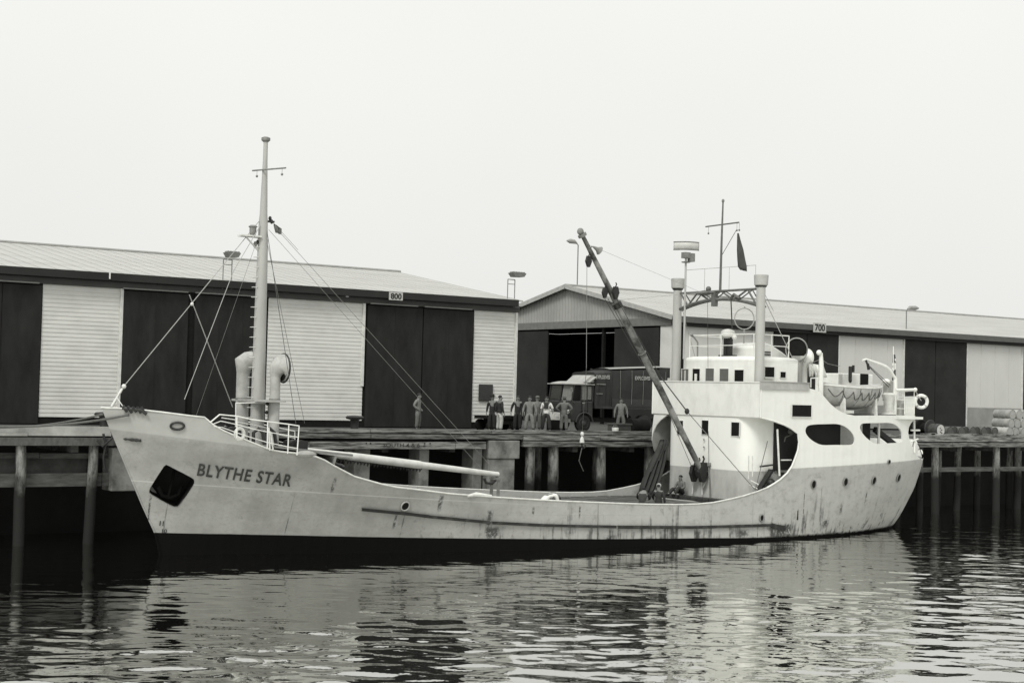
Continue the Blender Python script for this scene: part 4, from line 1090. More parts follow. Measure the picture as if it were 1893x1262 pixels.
ys_ = [-2.6, -2.0, -1.1, -.2, .6, 1.4, 2.1, 2.65]
for i in range(len(ys_)-1):
    za = zt if i % 2 else zb+.42*(1-(ys_[i]/KY)**2); zb_ = zb+.42*(1-(ys_[i+1]/KY)**2) if i % 2 else zt
    b.tube((KX, ys_[i], za), (KX, ys_[i+1], zb_), .045, n=6)
    b.tube((KX+.3, ys_[i], za), (KX+.3, ys_[i+1], zb_), .03, n=6)
b.build('truss', GS, ship)
b = MB(); b.sphere((KX-.1, .75, zt-.05), (.12, .6, .12)); b.sphere((KX-.1, .55, zt+.12), .13); b.path([(KX-.1, -1.6, zt-.4), (KX-.1, -1.2, zt-.2), (KX-.1, -.9, zt-.45)], .07, 6); b.bb(KX-.1, KX+.1, .1, .35, zt-.7, zt); split_build(b, 'truss_gear', GS, ship)
# light rail on the truss
b = MB(); zr = 12.65
b.tube((KX, -2.5, zr-.02), (KX, 2.35, zr), .014, n=5)
for y in (-2.5, -.75, .95, 2.35): b.tube((KX, y, zt), (KX, y, zr), .014, n=5)
b.build('truss_rail', mat('light rail paint', .45), ship)
# aft mast
z0, z1 = zt, 15.75
b = MB(); b.path([(KX, -.15, z0), (KX, -.18, z0+2.5), (KX, -.22, z1)], [.06, .05, .035], 8); am = b.build('signal_mast', GS, ship)
b = MB(); b.sphere((KX, -.22, z1), (.07, .07, .09), 8, 6); b.build('mast_cap', STEEL, am)
b = MB(); b.tube((KX, .95, 14.63), (KX, -1.33, 14.66), .035, n=6)
for y in (.75, -1.2, -1.36): b.tube((KX, y, 14.63), (KX, y, 14.33), .008, n=5); b.sphere((KX, y, 14.3), .045, 8, 6)
b.tube((KX, -1.15, 14.3), (KX, -.2, 13.2), .015, n=5)
b.build('signal_yard', GS, am)
# radar scanner on its pole
y_ = 2.25; q = PY(1268, 478, y_); X_ = q[0]
b = MB(); b.tube((X_, y_, 8.4), (X_, y_, 13.2), .05, n=8); rp_ = b.build('radar_pole', mat('kingpost paint', .6), ship)
b = MB(); b.box((X_, y_, 13.35), (.34, .3, .28)); b.box((X_+.25, y_-.1, 13.25), (.22, .3, .4)); b.lathe((X_, y_, 13.0), [(0, .2), (.04, .22), (.06, .1)], n=12); b.build('radar_motor', STEEL, rp_, smooth=False)
sc = MB(); rows = []
C0 = np.array((X_+.05, y_, 13.82))
for zz in (-.17, -.12, 0, .12, .17):
    rows.append([C0+np.array((sin(a)*1.05*RT[0]*1.0+(-.18)*FW[0]*cos(a*1.2)*0, 0, 0))*0+np.array((RT[0]*.60*u, RT[1]*.60*u, 0))+np.array((FW[0], FW[1], 0))*(.26*u*u+.25*(zz/.17)**2*.3)+np.array((0, 0, zz-.06*u*0)) for u, a in [(k/8, 0) for k in range(-8, 9)]])
sc.grid(rows); sc.build('radar_scanner', mat('radar paint', .50, .5, .2, 3), rp_, solid=.05, ang=60)
b = MB()
for zz in (-.19, .19): b.path([C0+np.array((RT[0], RT[1], 0))*.61*k/8+np.array((FW[0], FW[1], 0))*(.26*(k/8)**2+.04)+np.array((0, 0, zz)) for k in range(-8, 9)], .025, 6)
b.build('scanner_edge', STEEL, rp_)
# gear on the wheelhouse roof
wr = [(1277, 620, 2.3), (1343, 619, 0), (1395, 619.5, -1.3)]
b = MB(); zr1, zr2 = 9.53, 9.03; hw = 2.2; x0_, x1_ = 27.1, 29.3
for z in (zr1, zr2): b.path([(x1_, hw, z), (x0_, hw, z), (x0_, -hw, z), (x1_, -hw, z)], .028 if z == zr1 else .02, 6)
for (x, y) in ((x1_, hw), (x0_, hw), (x0_, 0), (x0_, -hw), (28.2, -hw), (x1_, -hw)): b.tube((x, y, 8.4), (x, y, zr1), .025, n=6)
b.build('monkey_island_rail', WHITE, ship)
b = MB()
for dy in (.13, -.17): b.bb(27.45, 27.6, dy-.09, dy+.09, 8.5, 9.45)
b.bb(27.35, 27.7, -.45, .45, 8.5, 8.6); b.build('binnacle_stand', DARK, ship, smooth=False)
b = MB(); b.lathe((27.52, 0, 9.38), [(0, .2), (.08, .36), (.2, .34), (.36, .3), (.42, .16), (.44, .05)], n=16); b.build('binnacle_cover', mat('canvas cover', .55), ship)
b = MB()
for dy in (.45, -.45): b.sphere((27.52, dy, 9.42), .12, 10, 8)
split_build(b, 'compass_sphere', WHITE2, ship)
# direction finder loop
LX, LY = 28.3, 0.15; q = PY(1376, 589, LY); q = PY(1376, 589, 0.0)
b = MB(); r = .50; c = np.array(q); b.path([c+np.array((RT[0], RT[1], 0))*r*.92*cos(a)+np.array((0, 0, r*sin(a))) for a in np.linspace(0, 2*pi, 29)[:-1]], .028, 8, closed=True)
b.tube((c[0], c[1], c[2]-r), (c[0], c[1], 8.5), .035, n=8); b.tube((c[0], c[1], c[2]+r), (c[0], c[1], c[2]+r+.08), .04, n=8); b.lathe((c[0], c[1], 8.45), [(0, .3), (.05, .3), (.08, .1)], n=12)
b.build('direction_finder_loop', mat('loop paint', .36), ship)
b = MB(); q = PY(1290, 625, 1.8); b.path([(q[0], q[1], 8.45), (q[0], q[1], 9.2), (q[0]-.1, q[1]+.1, 9.4), (q[0]-.25, q[1]+.1, 9.5)], .04, 6); b.sphere((q[0]-.3, q[1]+.1, 9.55), .08, 8, 6); b.build('voice_pipe', STEEL, ship)
# funnel casing behind the wheelhouse
fc = MB(); a = PY(1408, 634, -.2)
fx0, fx1 = 29.6, 32.6
P = [PY(px_, py_, -1.3) for px_, py_ in ((1396, 700), (1396, 642), (1404, 635), (1414, 633), (1426, 637), (1446, 650), (1463, 664), (1474, 674), (1474, 704))]
fc.prism(P, (0, 1.9, 0)); fo = fc.build('funnel_casing', WHITE, ship, bevel=.06)
b = MB()
for k in range(3):
    p_, q_ = PY(1409, 650+k*4.5, -1.32), PY(1425, 650+k*4.5, -1.32); b.bb(p_[0], q_[0], -1.34, -1.30, p_[2]-.035, p_[2]+.02)
b.build('louvre', DARK, fo, smooth=False)
# big ventilator with dark mouth facing the camera side
q = np.array(PY(1471, 648, -1.9)); vx, vy, vz = q
b = MB(); b.lathe((vx+.1, vy, 6.0), [(0, .26), (vz-6.0-.75, .26), (vz-6.0-.5, .3)], n=18, cap=False)
b.path([(vx+.1, vy, vz-.55), (vx+.12, vy+.02, vz-.2), (vx+.05, vy-.05, vz+.02), (vx-.12, vy-.18, vz+.04)], [.3, .42, .48, .52], 20, cap=False)
vo = b.build('large_ventilator', mat('vent grey paint', .33, .55, .2, 2), ship, ang=70)
dn = Vector((-.6, -.8, 0)).normalized(); sd_ = Vector((.8, -.6, 0)); c = Vector((vx-.14, vy-.2, vz+.04))
b = MB(); b.path([c+sd_*(.50*cos(a))+Vector((0, 0, .54*sin(a))) for a in np.linspace(0, 2*pi, 25)[:-1]], .03, 6, closed=True); b.build('rim', mat('vent grey paint', .33), vo)
b = MB(); c2 = c-dn*.04; b.add([c2]+[c2+sd_*(.48*cos(a))+Vector((0, 0, .52*sin(a))) for a in np.linspace(0, 2*pi, 25)[:-1]], [(0, 1+i, 1+(i+1) % 24) for i in range(24)]); b.build('mouth', BLACK, vo)
q = PY(1485, 668, -1.5)
cowl('ventilator', q[0]-.1, -1.5, 5.93, 8.15, .27, .42, 1, m=WHITE, rim=WHITE2)

# ------------------------------------------------ boat deck: davits, rails, stores
b = MB(); a = np.array(PY(1514, 655, -2.9)); c = np.array(PY(1517, 733, -2.9)); a[2] = 8.8; b.path([(c[0], c[1], 5.9), (c[0], c[1], 8.3), (c[0]-.03, c[1], a[2])], [.13, .11, .08], 10); b.sphere((a[0], a[1], a[2]), .13); b.build('davit', WHITE, ship)
a = np.array(PY(1655, 735, -2.7)); X_ = a[0]
b = MB(); b.path([(X_-.05, -2.7, 5.92), (X_, -2.7, 7.3), (X_-.02, -2.7, 7.75), *[tuple(PY(px_, py_, -2.7)) for px_, py_ in ((1651, 694), (1646, 685), (1638, 678), (1627, 673), (1612, 668), (1601, 664), (1594, 666))]], [.11, .10, .09, .085, .08, .08, .075, .065, .055, .045], 10)
dv = b.build('davit', WHITE, ship)
b = MB(); p0 = PY(1600, 664, -2.7); b.tube(p0, PY(1603, 672, -2.7), .05); b.tube(PY(1604, 675, -2.7), PY(1643, 715, -2.7), .02); b.tube(PY(1607, 676, -2.7), PY(1646, 712, -2.7), .014, n=6); b.tube(PY(1604, 672, -2.7), PY(1606, 683, -2.7), .07)
b.build('davit_falls', DARK, dv)
for p0_, p1_2, r_ in (((1637, 740), (1650, 762), .28),):
    c = PY(1643, 745, -2.6); b = MB(); b.lathe((c[0], -2.6, 5.92), [(0, .36), (.1, .36), (.14, .26), (.75, .24), (.95, .34), (1.05, .34), (1.12, .2)], n=18); b.build('davit_winch', WHITE2, ship)
c = PY(1643, 722, -2.3); b = MB(); b.box((c[0], -2.3, c[2]), (.55, .3, 1.0)); split_build(b, 'locker', mat('grey locker', .45), ship, smooth=False, bevel=.03)
b = MB(); c = PY(1638, 705, -2.5); b.sphere(c, (.22, .2, .14)); b.build('lamp_globe', WHITE, ship)
# after end of the boat deck: rail, boxes
rail('boat_deck_rail', [(1655, 722), (1672, 723), (1690, 722)], [(1655, 764), (1672, 765), (1690, 765)], -3.05, mids=2)
rail('boat_deck_rail', [(1660, 720), (1690, 719)], [(1660, 755), (1690, 755)], 2.6, mids=2)
b = MB(); a = PY(1656, 721, -3.1); c = PY(1692, 720, -3.1); b.tube((a[0], -3.1, a[2]), (c[0], -3.1, c[2]), .07); b.sphere((c[0], -3.1, c[2]), .1); b.build('boom_rest', WHITE, ship)
c = PY(1680, 750, -2.9); b = MB(); b.box((c[0]+.05, -2.9, 6.4), (.7, .06, .95)); b.build('canvas_screen', WHITE, ship, smooth=False)
c = PY(1664, 752, -2.5); b = MB(); b.box((c[0], -2.5, 6.25), (.5, .5, .6)); b.box((c[0]+.3, -2.3, 6.6), (.3, .4, .3)); split_build(b, 'locker', mat('grey locker', .45), ship, smooth=False, bevel=.03)
# small deckhouse behind the lifeboat
x0, x1 = PY(1556, 700, -.6)[0], PY(1614, 700, -.6)[0]
b = MB(); b.bb(x0, x1, -.6, 1.2, 5.93, 7.95); dh = b.build('skylight_house', WHITE, ship, smooth=False, bevel=.05)
a, c = PY(1590, 712, -.61), PY(1605, 691, -.61); b = MB(); b.bb(a[0], c[0], -.63, -.605, 6.1, c[2]); b.build('doorway', BLACK, dh, smooth=False)
b = MB(); a, c = PY(1554, 711, -.8), PY(1559, 691, -.8); b.bb(a[0], c[0], -.75, -.65, 6.1, c[2]); b.build('door', mat('grey door', .42), dh, smooth=False)
b = MB(); a, c = PY(1571, 703, -.9), PY(1574, 677, -.9); b.bb(a[0], c[0]+.05, -.9, -.8, a[2], c[2]); b.sphere((a[0]+.08, -.85, a[2]), (.1, .08, .12)); a, c = PY(1577, 688, -.9), PY(1580, 675, -.9); b.bb(a[0], c[0], -.9, -.82, a[2], c[2]); split_build(b, 'davit_fitting', DARK, ship, smooth=False)
rail('bridge_wing_rail', [(1499, 699), (1515, 698)], [(1499, 716), (1515, 716)], -3.4, mids=0, m=WHITE, posts=[0, 1])

# lifeboat, resting in its chocks under the davits
lb0, lb1 = PY(1517, 716, -2.7), PY(1633, 718, -2.7)
LBX0, LBX1 = lb0[0]-.1, lb1[0]-.0
lifeboat = thing('lifeboat', ((LBX0+LBX1)/2, -2.6, 6.3), 'white clinker lifeboat with looped grab lines on the boat deck', 'boat')
def lb(u, v):   # u 0..1 along, v 0 keel..1 gunwale, returns half-breadth, z
    s_ = (1-abs(2*u-1)**2.6)
    zk = 6.22+.42*abs(2*u-1)**2.2; zg = 7.22+.12*abs(2*u-1)**2
    z = zk+(zg-zk)*v; hbm = .92*s_*(1-(1-v)**2.1)**.6
    return hbm, z
rows = []; n_ = 29
b = MB()
for s_ in (-1, 1):
    rows = []
    for i in range(n_):
        u = i/(n_-1); rake = .25*(2*u-1)**3
        R_ = []
        for j in range(13):
            v = j/12; h, z = lb(u, v); R_.append((LBX0+.3+(LBX1-LBX0-.55)*u+rake*v, -2.6+s_*(h+.012*(j % 2)), z))
        rows.append(R_)
    b.grid(rows)
b.build('boat_hull', BOATM, lifeboat, ang=30, solid=.04)
b = MB()
for s_ in (-1, 1):
    b.path([(LBX0+.3+(LBX1-LBX0-.55)*i/(n_-1)+.25*(2*i/(n_-1)-1)**3, -2.6+s_*(lb(i/(n_-1), 1)[0]+.02), lb(i/(n_-1), 1)[1]) for i in range(n_)], .045, 6)
b.build('gunwale', WHITE2, lifeboat)
b = MB(); rows = []
for i in range(n_):
    u = i/(n_-1); h = lb(u, 1)[0]; x = LBX0+.3+(LBX1-LBX0-.55)*u+.25*(2*u-1)**3; z = lb(u, 1)[1]
    rows.append([(x, -2.6+h*k, z+.04+.10*(1-k*k)) for k in (-.98, -.5, 0, .5, .98)])
b.grid(rows); b.build('boat_cover', mat('boat cover canvas', .44, .8, .3, 2), lifeboat)
b = MB()
for k in range(7):
    u0, u1 = .06+k*.127, .06+(k+1)*.127; pts = []
    for q_ in range(9):
        f = q_/8; u = u0+(u1-u0)*f; v = .78-.36*sin(pi*f); h, z = lb(u, v); pts.append((LBX0+.3+(LBX1-LBX0-.55)*u+.25*(2*u-1)**3*v, -2.6-h-.04, z))
    b.path(pts, .022, 5)
b.build('grab_line', mat('dark rope', .08), lifeboat)
b = MB()
for u in (.2, .42, .62, .82):
    b.path([(LBX0+.3+(LBX1-LBX0-.55)*u+.25*(2*u-1)**3*v, -2.6-lb(u, v)[0]-.03, lb(u, v)[1]) for v in (.95, .8, .6, .4, .2, .05)], .018, 5)
split_build(b, 'gripe', mat('dark rope', .08), lifeboat)
b = MB(); b.path([(LBX0+.3+(LBX1-LBX0-.55)*u, -2.6, lb(u, 0)[1]-.03) for u in np.linspace(0, 1, 15)], .04, 6); b.build('keel', WHITE2, lifeboat)
for k, u in enumerate((.22, .78)):
    b = MB(); x = LBX0+.3+(LBX1-LBX0-.55)*u; b.prism([(x-.06, -3.3, 5.93), (x-.06, -3.25, 6.75), (x-.06, -3.0, 6.35), (x-.06, -2.2, 6.35), (x-.06, -1.95, 6.75), (x-.06, -1.9, 5.93)], (.12, 0, 0)); b.build('boat_chock', WHITE2, ship, smooth=False)

# lifebuoy, flags, washing
def ring_thing(c, R_, r, nrm, label, sq=1.):
    t = thing('lifebuoy', c, label, 'lifebuoy')
    nrm = Vector(nrm).normalized(); X = Vector((0, 0, 1)).cross(nrm).normalized(); Y = nrm.cross(X)
    b = MB(); b.path([Vector(c)+X*R_*cos(a)+Y*R_*sin(a) for a in np.linspace(0, 2*pi, 25)[:-1]], r, 10, closed=True); b.build('ring', WHITE, t)
    b = MB()
    for a in (pi/4, 3*pi/4, 5*pi/4, 7*pi/4):
        b.path([Vector(c)+X*R_*cos(a+d)+Y*R_*sin(a+d) for d in (-.12, 0, .12)], r*1.12, 10)
    b.build('band', ROPEL, t)
q = PY(1703, 742, -2.4); ring_thing(tuple(q), .30, .085, (-.5, -.86, 0), 'white lifebuoy hung off the after rail of the boat deck')
b = MB(); b.tube(q+np.array((0, 0, .05)), (PY(1692, 722, -2.9)), .02, n=5); b.build('lifebuoy_arm', WHITE2, ship)
def flag(name, label, pts, tone, m=None, thick=.012, nrm=(0, -1, 0), amp=.03):
    # pts: outline as list of (left,right) world pairs top to bottom
    b = MB(); rows = []
    for i, (l, r) in enumerate(pts):
        l, r = np.array(l), np.array(r); rows.append([l+(r-l)*k/6+np.array((0, 1, 0))*amp*sin(k*1.9+i*.5) for k in range(7)])
    b.grid(rows); return tag(b.build(name, m or mat('flag cloth %d' % int(tone*100), tone, .9, .4, 3), None, solid=thick), label, 'flag')
def pr_(a, c, Y=None, X=None): return (PX(*a, X), PX(*c, X)) if X else (PY(*a, Y), PY(*c, Y))
flag('signal_flag', 'dark limp flag hanging below the yard of the after mast',
     [pr_((1363.5, 431), (1365, 431), X=KX-.1), pr_((1363, 445), (1368.5, 444), X=KX-.1), pr_((1363, 462), (1374, 461), X=KX-.1), pr_((1364, 480), (1378, 480), X=KX-.1), pr_((1365, 493), (1381, 492), X=KX-.1), pr_((1369, 499), (1381.5, 502), X=KX-.1)], .07)
flag('signal_flag', 'small grey flag flying by the foremast head blocks', [pr_((506, 413), (510, 416), Y=0.), pr_((507, 420), (520, 423), Y=0.), pr_((510, 430), (520, 434), Y=0.)], .22, amp=.05)
flag('stern_ensign', 'narrow furled dark and white ensign on a staff at the stern', [pr_((1651, 655), (1654, 655), Y=-1.5), pr_((1650.5, 668), (1656, 668), Y=-1.5), pr_((1650, 680), (1656, 680), Y=-1.5), pr_((1649.5, 692), (1656, 692), Y=-1.5), pr_((1650, 705), (1656, 705), Y=-1.5), pr_((1650.5, 716), (1656, 714), Y=-1.5)], .05,
     m=mat('ensign cloth', .05, .9, .3, 3.2, v2=.7, lo=.5, hi=.56, stretch=(1, 1, 1)))
b = MB(); a, c = PY(1651.5, 640, -1.5), PY(1652, 765, -1.5); b.tube((c[0], -1.5, 5.95), (a[0], -1.5, a[2]), .03, .02, 8); b.build('ensign_staff', WHITE, ship)
wash = thing('washing_line', PY(1500, 690, -1.8), 'white shirts and coats hung to dry between ventilator and davit', 'laundry')
for pts_ in ([pr_((1495, 672), (1503, 673), Y=-1.9), pr_((1496, 684), (1505, 683), Y=-1.9), pr_((1497, 696), (1504, 696), Y=-1.9)],
             [pr_((1502, 672), (1513, 674), Y=-2.0), pr_((1506, 684), (1514, 684), Y=-2.0), pr_((1509, 699), (1515, 699), Y=-2.0)],
             [pr_((1515, 668), (1519, 666), Y=-2.6), pr_((1515, 680), (1523, 678), Y=-2.6), pr_((1515, 690), (1528, 690), Y=-2.6), pr_((1516, 699), (1529, 697), Y=-2.6)]):
    b = MB(); rows = []
    for i, (l, r) in enumerate(pts_):
        rows.append([l+(r-l)*k/6+np.array((0, .05*sin(k*2.1+i), 0)) for k in range(7)])
    b.grid(rows); b.build('shirt', mat('white cotton', .72, .9, .1, 4), wash, solid=.02)
b = MB(); b.path([PY(1484, 668, -1.8), PY(1500, 671, -1.9), PY(1516, 664, -2.6)], .012, 5); b.build('line', ROPEL, wash)
b = MB(); b.path([PY(1516, 662, -2.9), PY(1530, 672, -2), PY(1548, 676, -1), PY(1553, 676, 1)], .012, 5); tag(b.build('wire', STEEL), 'thin slack wire leading from the forward davit to the shed', 'wire')

b = MB(); P = [PY(px_, py_, 3.62) for px_, py_ in ((1206, 814), (1208, 800), (1213, 788), (1220, 778), (1233, 770), (1262, 768), (1262, 856), (1233, 850), (1216, 846), (1210, 832))]
b.prism(P, (0, .05, 0)); b.build('starboard_screen', mat('grey coaming', .33), ship, smooth=False)  # inner face of the side plating, its shade put into the grey
b = MB(); P = [PX(px_, py_, XF) for px_, py_ in ((1209, 766), (1206, 790), (1204.5, 814), (1207, 800), (1213, 786), (1221, 776), (1233, 767))]
b.prism(P, (.06, 0, 0)); b.build('corner_bracket', WHITE, ship, smooth=False)
# dark canvas hung in the starboard passage over the bulwark
b = MB(); rows = []
L = [(1222, 812), (1218, 822), (1213, 836), (1206, 852), (1198, 870), (1188, 893), (1182, 912)]; R2 = [(1234, 812), (1234, 822), (1232, 830), (1228, 850), (1220, 880), (1212, 905), (1208, 914)]
for i, (l, r) in enumerate(zip(L, R2)):
    l, r = PY(*l, 3.35), PY(*r, 3.0); rows.append([l+(r-l)*k/10+np.array((0, .14*sin(k*2.2+i*.4), 0)) for k in range(11)])
b.grid(rows); tag(b.build('hanging_tarpaulin', TARP, solid=.03), 'dark folded tarpaulin hanging at the starboard side of the house front', 'tarpaulin')

# ------------------------------------------------ rigging (each line a part of the ship)
def line(name, a, c, r=.014, sag=0., m=None):
    a, c = np.array(a), np.array(c); pts = [a+(c-a)*k/8-np.array((0, 0, sag*4*(k/8)*(1-k/8))) for k in range(9)]
    b = MB(); b.path(pts, r, 5); return b.build(name, m or WIRE, ship)
WIRE = mat('galvanised wire', .22, .6, .2); WIREL = mat('pale wire', .36, .6, .2); WIRED = mat('dark wire', .05, .6, .2)
hd = (MX, 0, 12.9)
line('forestay', PY(228, 715, 0), (MX-.1, 0, 12.95), .016, m=WIREL)
b = MB(); b.path([PY(206, 752, 0), PY(226, 718, 0)], [.05, .045], 8); b.sphere(PY(229, 714, 0), .09, 8, 6); b.path([PY(228, 752, -.4), PY(216, 735, -.2), PY(222, 724, 0)], .02, 6); b.build('stay_tackle', WHITE2, ship)
q = PY(355, 562, 0); b = MB(); b.sphere(q, .07, 8, 6); b.build('stay_shackle', WHITE2, ship)
line('shroud', PY(341, 738, -1.6), PY(432, 500, -.7), .014, m=WIREL); line('shroud', PY(432, 500, -.7), hd, .014, m=WIREL)
line('shroud', PY(350, 545, 1.5), PY(430, 752, 2.6), .020, m=WIREL)
line('shroud', (2.2, 3.0, 4.6), (MX, .1, 12.7), .007)
line('shroud', PY(547, 783, -2.8), (MX+.1, -.1, 12.6), .012, m=WIRED); line('shroud', PY(563, 782, 2.6), (MX+.1, .1, 12.6), .010)
line('topping_lift', (MX+.4, -.05, 12.75), E1+(-.1, 0, .1), .009, m=WIRE); line('topping_lift', (MX+.35, .25, 12.6), E1+(-.6, .2, .12), .008, m=WIRE)
line('halyard', (MX+.35, 0, 12.9), PY(551, 462, 0), .008)
# aft boom lines
line('cargo_fall', PY(1085, 492, .2), PY(1084, 680, .4), .012, m=WIRE); 
cg = PY(1076, 812, 4.2)
line('cargo_fall', PY(1084, 680, .4), cg+np.array((0, 0, .35)), .012, m=WIRE)
line('boom_guy', PY(1140, 552, -.1), PY(1222, 697, -.5), .016, m=WIRED); line('boom_guy', PY(1222, 697, -.5), PY(1270, 760, -1.2), .028, m=WIRED); line('boom_guy', PY(1270, 760, -1.2), PX(1396, 905, 25.9), .018, m=mat('guy rope', .12))
b = MB(); b.sphere(PY(1270, 760, -1.2), (.12, .1, .14), 8, 6); b.build('guy_shackle', DARK, ship)
line('boom_runner', PY(1118, 552, .2), on(.45, (-.3, 0, 0)), .014, m=WIRED); line('boom_runner', PY(1124, 552, .2), on(.5, (-.2, 0, 0)), .014, m=WIRED)
line('boom_runner', PY(1205, 690, -.2), PX(1281, 868, 25.8), .014, m=WIRE)
line('boom_span', on(.72), (KX, .5, zt), .010, m=WIREL); line('boom_span', on(.95), (KX, 1.2, zt), .007, m=WIREL)
line('halyard', PX(1308, 545, KX-.3), PX(1310, 856, XF-.1), .010, m=WIRED)
line('halyard', (KX, -.9, zt-.4), (27.6, -.2, 9.8), .03, m=WIRED)
line('aerial', PY(1258, 560, 2.5), PY(1285, 660, 2.2), .010); line('aerial', PY(1412, 550, -2.8), PY(1465, 662, -3.0), .018, m=WIREL); line('aerial', PY(1407, 530, -2.8), PY(1430, 575, -2.8), .01)
line('passage_guy', PY(1419, 815, -3.3), PY(1396, 905, -3.6), .018, m=mat('guy rope', .12))
# cargo hook hanging over the quay edge
hk = thing('cargo_hook', tuple(cg), 'pale cargo hook and swivel hanging from the raised derrick over the wharf edge', 'hook')
b = MB(); b.sphere(cg+np.array((0, 0, .25)), (.09, .09, .12)); b.lathe(cg+np.array((0, 0, -.15)), [(0, .12), (.15, .10), (.3, .04)], n=10); b.build('weight', WHITE2, hk)
b = MB(); b.path([cg+np.array(p) for p in ((0, 0, -.12), (0, 0, -.3), (.1, 0, -.42), (.2, 0, -.34), (.2, 0, -.24))], .035, 6); b.build('hook', DARK, hk)
b = MB(); b.path([cg+np.array((0, 0, -.4)), cg+np.array((.0, .2, -1.0)), cg+np.array((.35, .3, -1.5))], .02, 5); b.build('sling', ROPE, hk)

# mooring lines from the bow
def rope_thing(pts, r, label, m=None):
    P = []; pts = [np.array(p) for p in pts]
    b = MB(); b.path(pts, r, 6); return tag(b.build('mooring_rope', m or mat('mooring rope', .12, .9, .3, 8)), label, 'rope')
def sagline(a, c, sag, n=14): a, c = np.array(a), np.array(c); return [a+(c-a)*k/n-np.array((0, 0, 4*sag*(k/n)*(1-k/n))) for k in range(n+1)]
rope_thing(sagline(hp(ht(-1.6, 5.45), 5.45, -1, .12), PY(-90, 782, WF+.2), .25), .045, 'long mooring rope from the bow fairlead along the wharf, the upper one at left')
rope_thing(sagline((-2.35, 0, 5.45), PY(-60, 788, WF+.2), .2), .038, 'lower mooring rope from the stem tip to the wharf at left')
rope_thing(sagline(hp(ht(37.9, 4.2), 4.2, 1, .05), (44, WF+.4, 4.9), .1), .035, 'short stern mooring rope from the ship to the wharf')

# ================================================================== truck
TX, TY = 26.4, 10.5
truck = thing('tarpaulin_truck', (TX, TY+1.05, DECK), 'dark forward-control truck with canvas covered body lettered EXPLOSIVES', 'truck')
TW = 2.1; y0, y1 = TY, TY+TW; z = DECK
cb = MB()   # cab lower and frame built as pillars so that the windows are openings
def P3(x, y, zz): return (TX+x, TY+y, DECK+zz)
# lower cab shell
cb.prism([P3(-.02, 0, .55), P3(-.10, 0, .9), P3(-.06, 0, 1.62), P3(1.32, 0, 1.62), P3(1.32, 0, .75), P3(1.1, 0, .75), P3(.98, 0, 1.05), P3(.55, 0, 1.05), P3(.38, 0, .55)], (0, TW, 0))
cab = cb.build('cab', TRUCKM, truck, smooth=False, bevel=.05)
b = MB()
for y in (.04, TW-.04, TW/2):
    b.beam(P3(-.05, y, 1.6), P3(.10, y, 2.52), .06, .06)
for x in (.55, 1.3): b.beam(P3(x, .04, 1.6), P3(x, .04, 2.52), .09, .05); b.beam(P3(x, TW-.04, 1.6), P3(x, TW-.04, 2.52), .09, .05)
b.beam(P3(.95, .04, 1.6), P3(.95, .04, 2.52), .05, .04)
b.bb(TX+1.26, TX+1.32, TY+.08, TY+TW-.08, DECK+1.62, DECK+2.5)
split_build(b, 'cab_pillar', TRUCKM, truck, smooth=False)
b = MB(); rows = []
for i in range(9):
    u = i/8; x = -.12+1.5*u; k = (1-abs(2*u-1)**4)
    rows.append([P3(x, -.04+(TW+.08)*j/10, 2.52+.13*k*(1-abs(2*j/10-1)**4)) for j in range(11)])
b.grid(rows); b.bb(TX-.12, TX+1.38, TY-.04, TY+TW+.04, DECK+2.47, DECK+2.525)
b.build('cab_roof', mat('pale cab roof', .36, .4, .3, 2), truck, ang=50)
b = MB(); b.beam(P3(.95, .3, 2.6), P3(1.4, .3, 2.9), .9, .04)
b.prism([P3(.75, .1, 2.6), P3(1.5, .1, 2.6), P3(1.5, .1, 3.0), P3(1.25, .1, 2.98)], (0, 1.6, 0)); b.build('load_cover', mat('pale cab roof', .42), truck, smooth=False)
b = MB(); b.bb(TX+.6, TX+.93, TY+.05, TY+.06, DECK+1.68, DECK+2.42); b.build('door_glass', mat('hazy glass', .16, .2), truck, smooth=False)
b = MB(); b.bb(TX+.98, TX+1.24, TY+.05, TY+.06, DECK+1.7, DECK+2.4); b.build('rear_quarter_glass', mat('hazy glass', .16), truck, smooth=False)
b = MB(); b.prism([P3(-.035, .1, 1.64), P3(.10, .1, 2.48), P3(.10, .95, 2.48), P3(-.035, .95, 1.64)], (.01, 0, 0)); b.build('windscreen', mat('bright windscreen', .20, .1), truck, smooth=False)
b = MB(); b.prism([P3(-.035, 1.1, 1.64), P3(.10, 1.1, 2.48), P3(.10, 2.0, 2.48), P3(-.035, 2.0, 1.64)], (.01, 0, 0)); b.build('windscreen', GLASS, truck, smooth=False)
b = MB(); b.bb(TX-.13, TX-.09, TY+.5, TY+1.6, DECK+1.0, DECK+1.45); b.build('grille', DARK, truck, smooth=False)
for y in (.25, TW-.25):
    b = MB(); b.lathe(P3(-.16, y, 1.05), [(0, .11), (.08, .12)], (1, 0, 0), 16); b.build('headlight', mat('lamp glass', .5, .2), truck)
b = MB(); b.bb(TX-.2, TX-.12, TY, TY+TW, DECK+.5, DECK+.68); b.build('bumper', STEEL, truck, smooth=False)
b = MB(); b.path([P3(.1, -.02, 1.5), P3(-.25, -.2, 1.7), P3(-.25, -.22, 2.1)], .015, 6); b.box(P3(-.25, -.22, 2.2), (.05, .14, .22)); b.build('wing_mirror', STEEL, truck)
b = MB(); b.path([P3(.76+.55*cos(a), -.02, .47+.55*sin(a)) for a in np.linspace(.15, pi-.1, 12)], .05, 6); b.build('mudguard', TRUCKM, truck)
b = MB(); b.bb(TX+.3, TX+6.3, TY+.3, TY+.4, DECK+.55, DECK+.75); b.bb(TX+.3, TX+6.3, TY+TW-.4, TY+TW-.3, DECK+.55, DECK+.75); split_build(b, 'chassis', BLACK, truck, smooth=False)
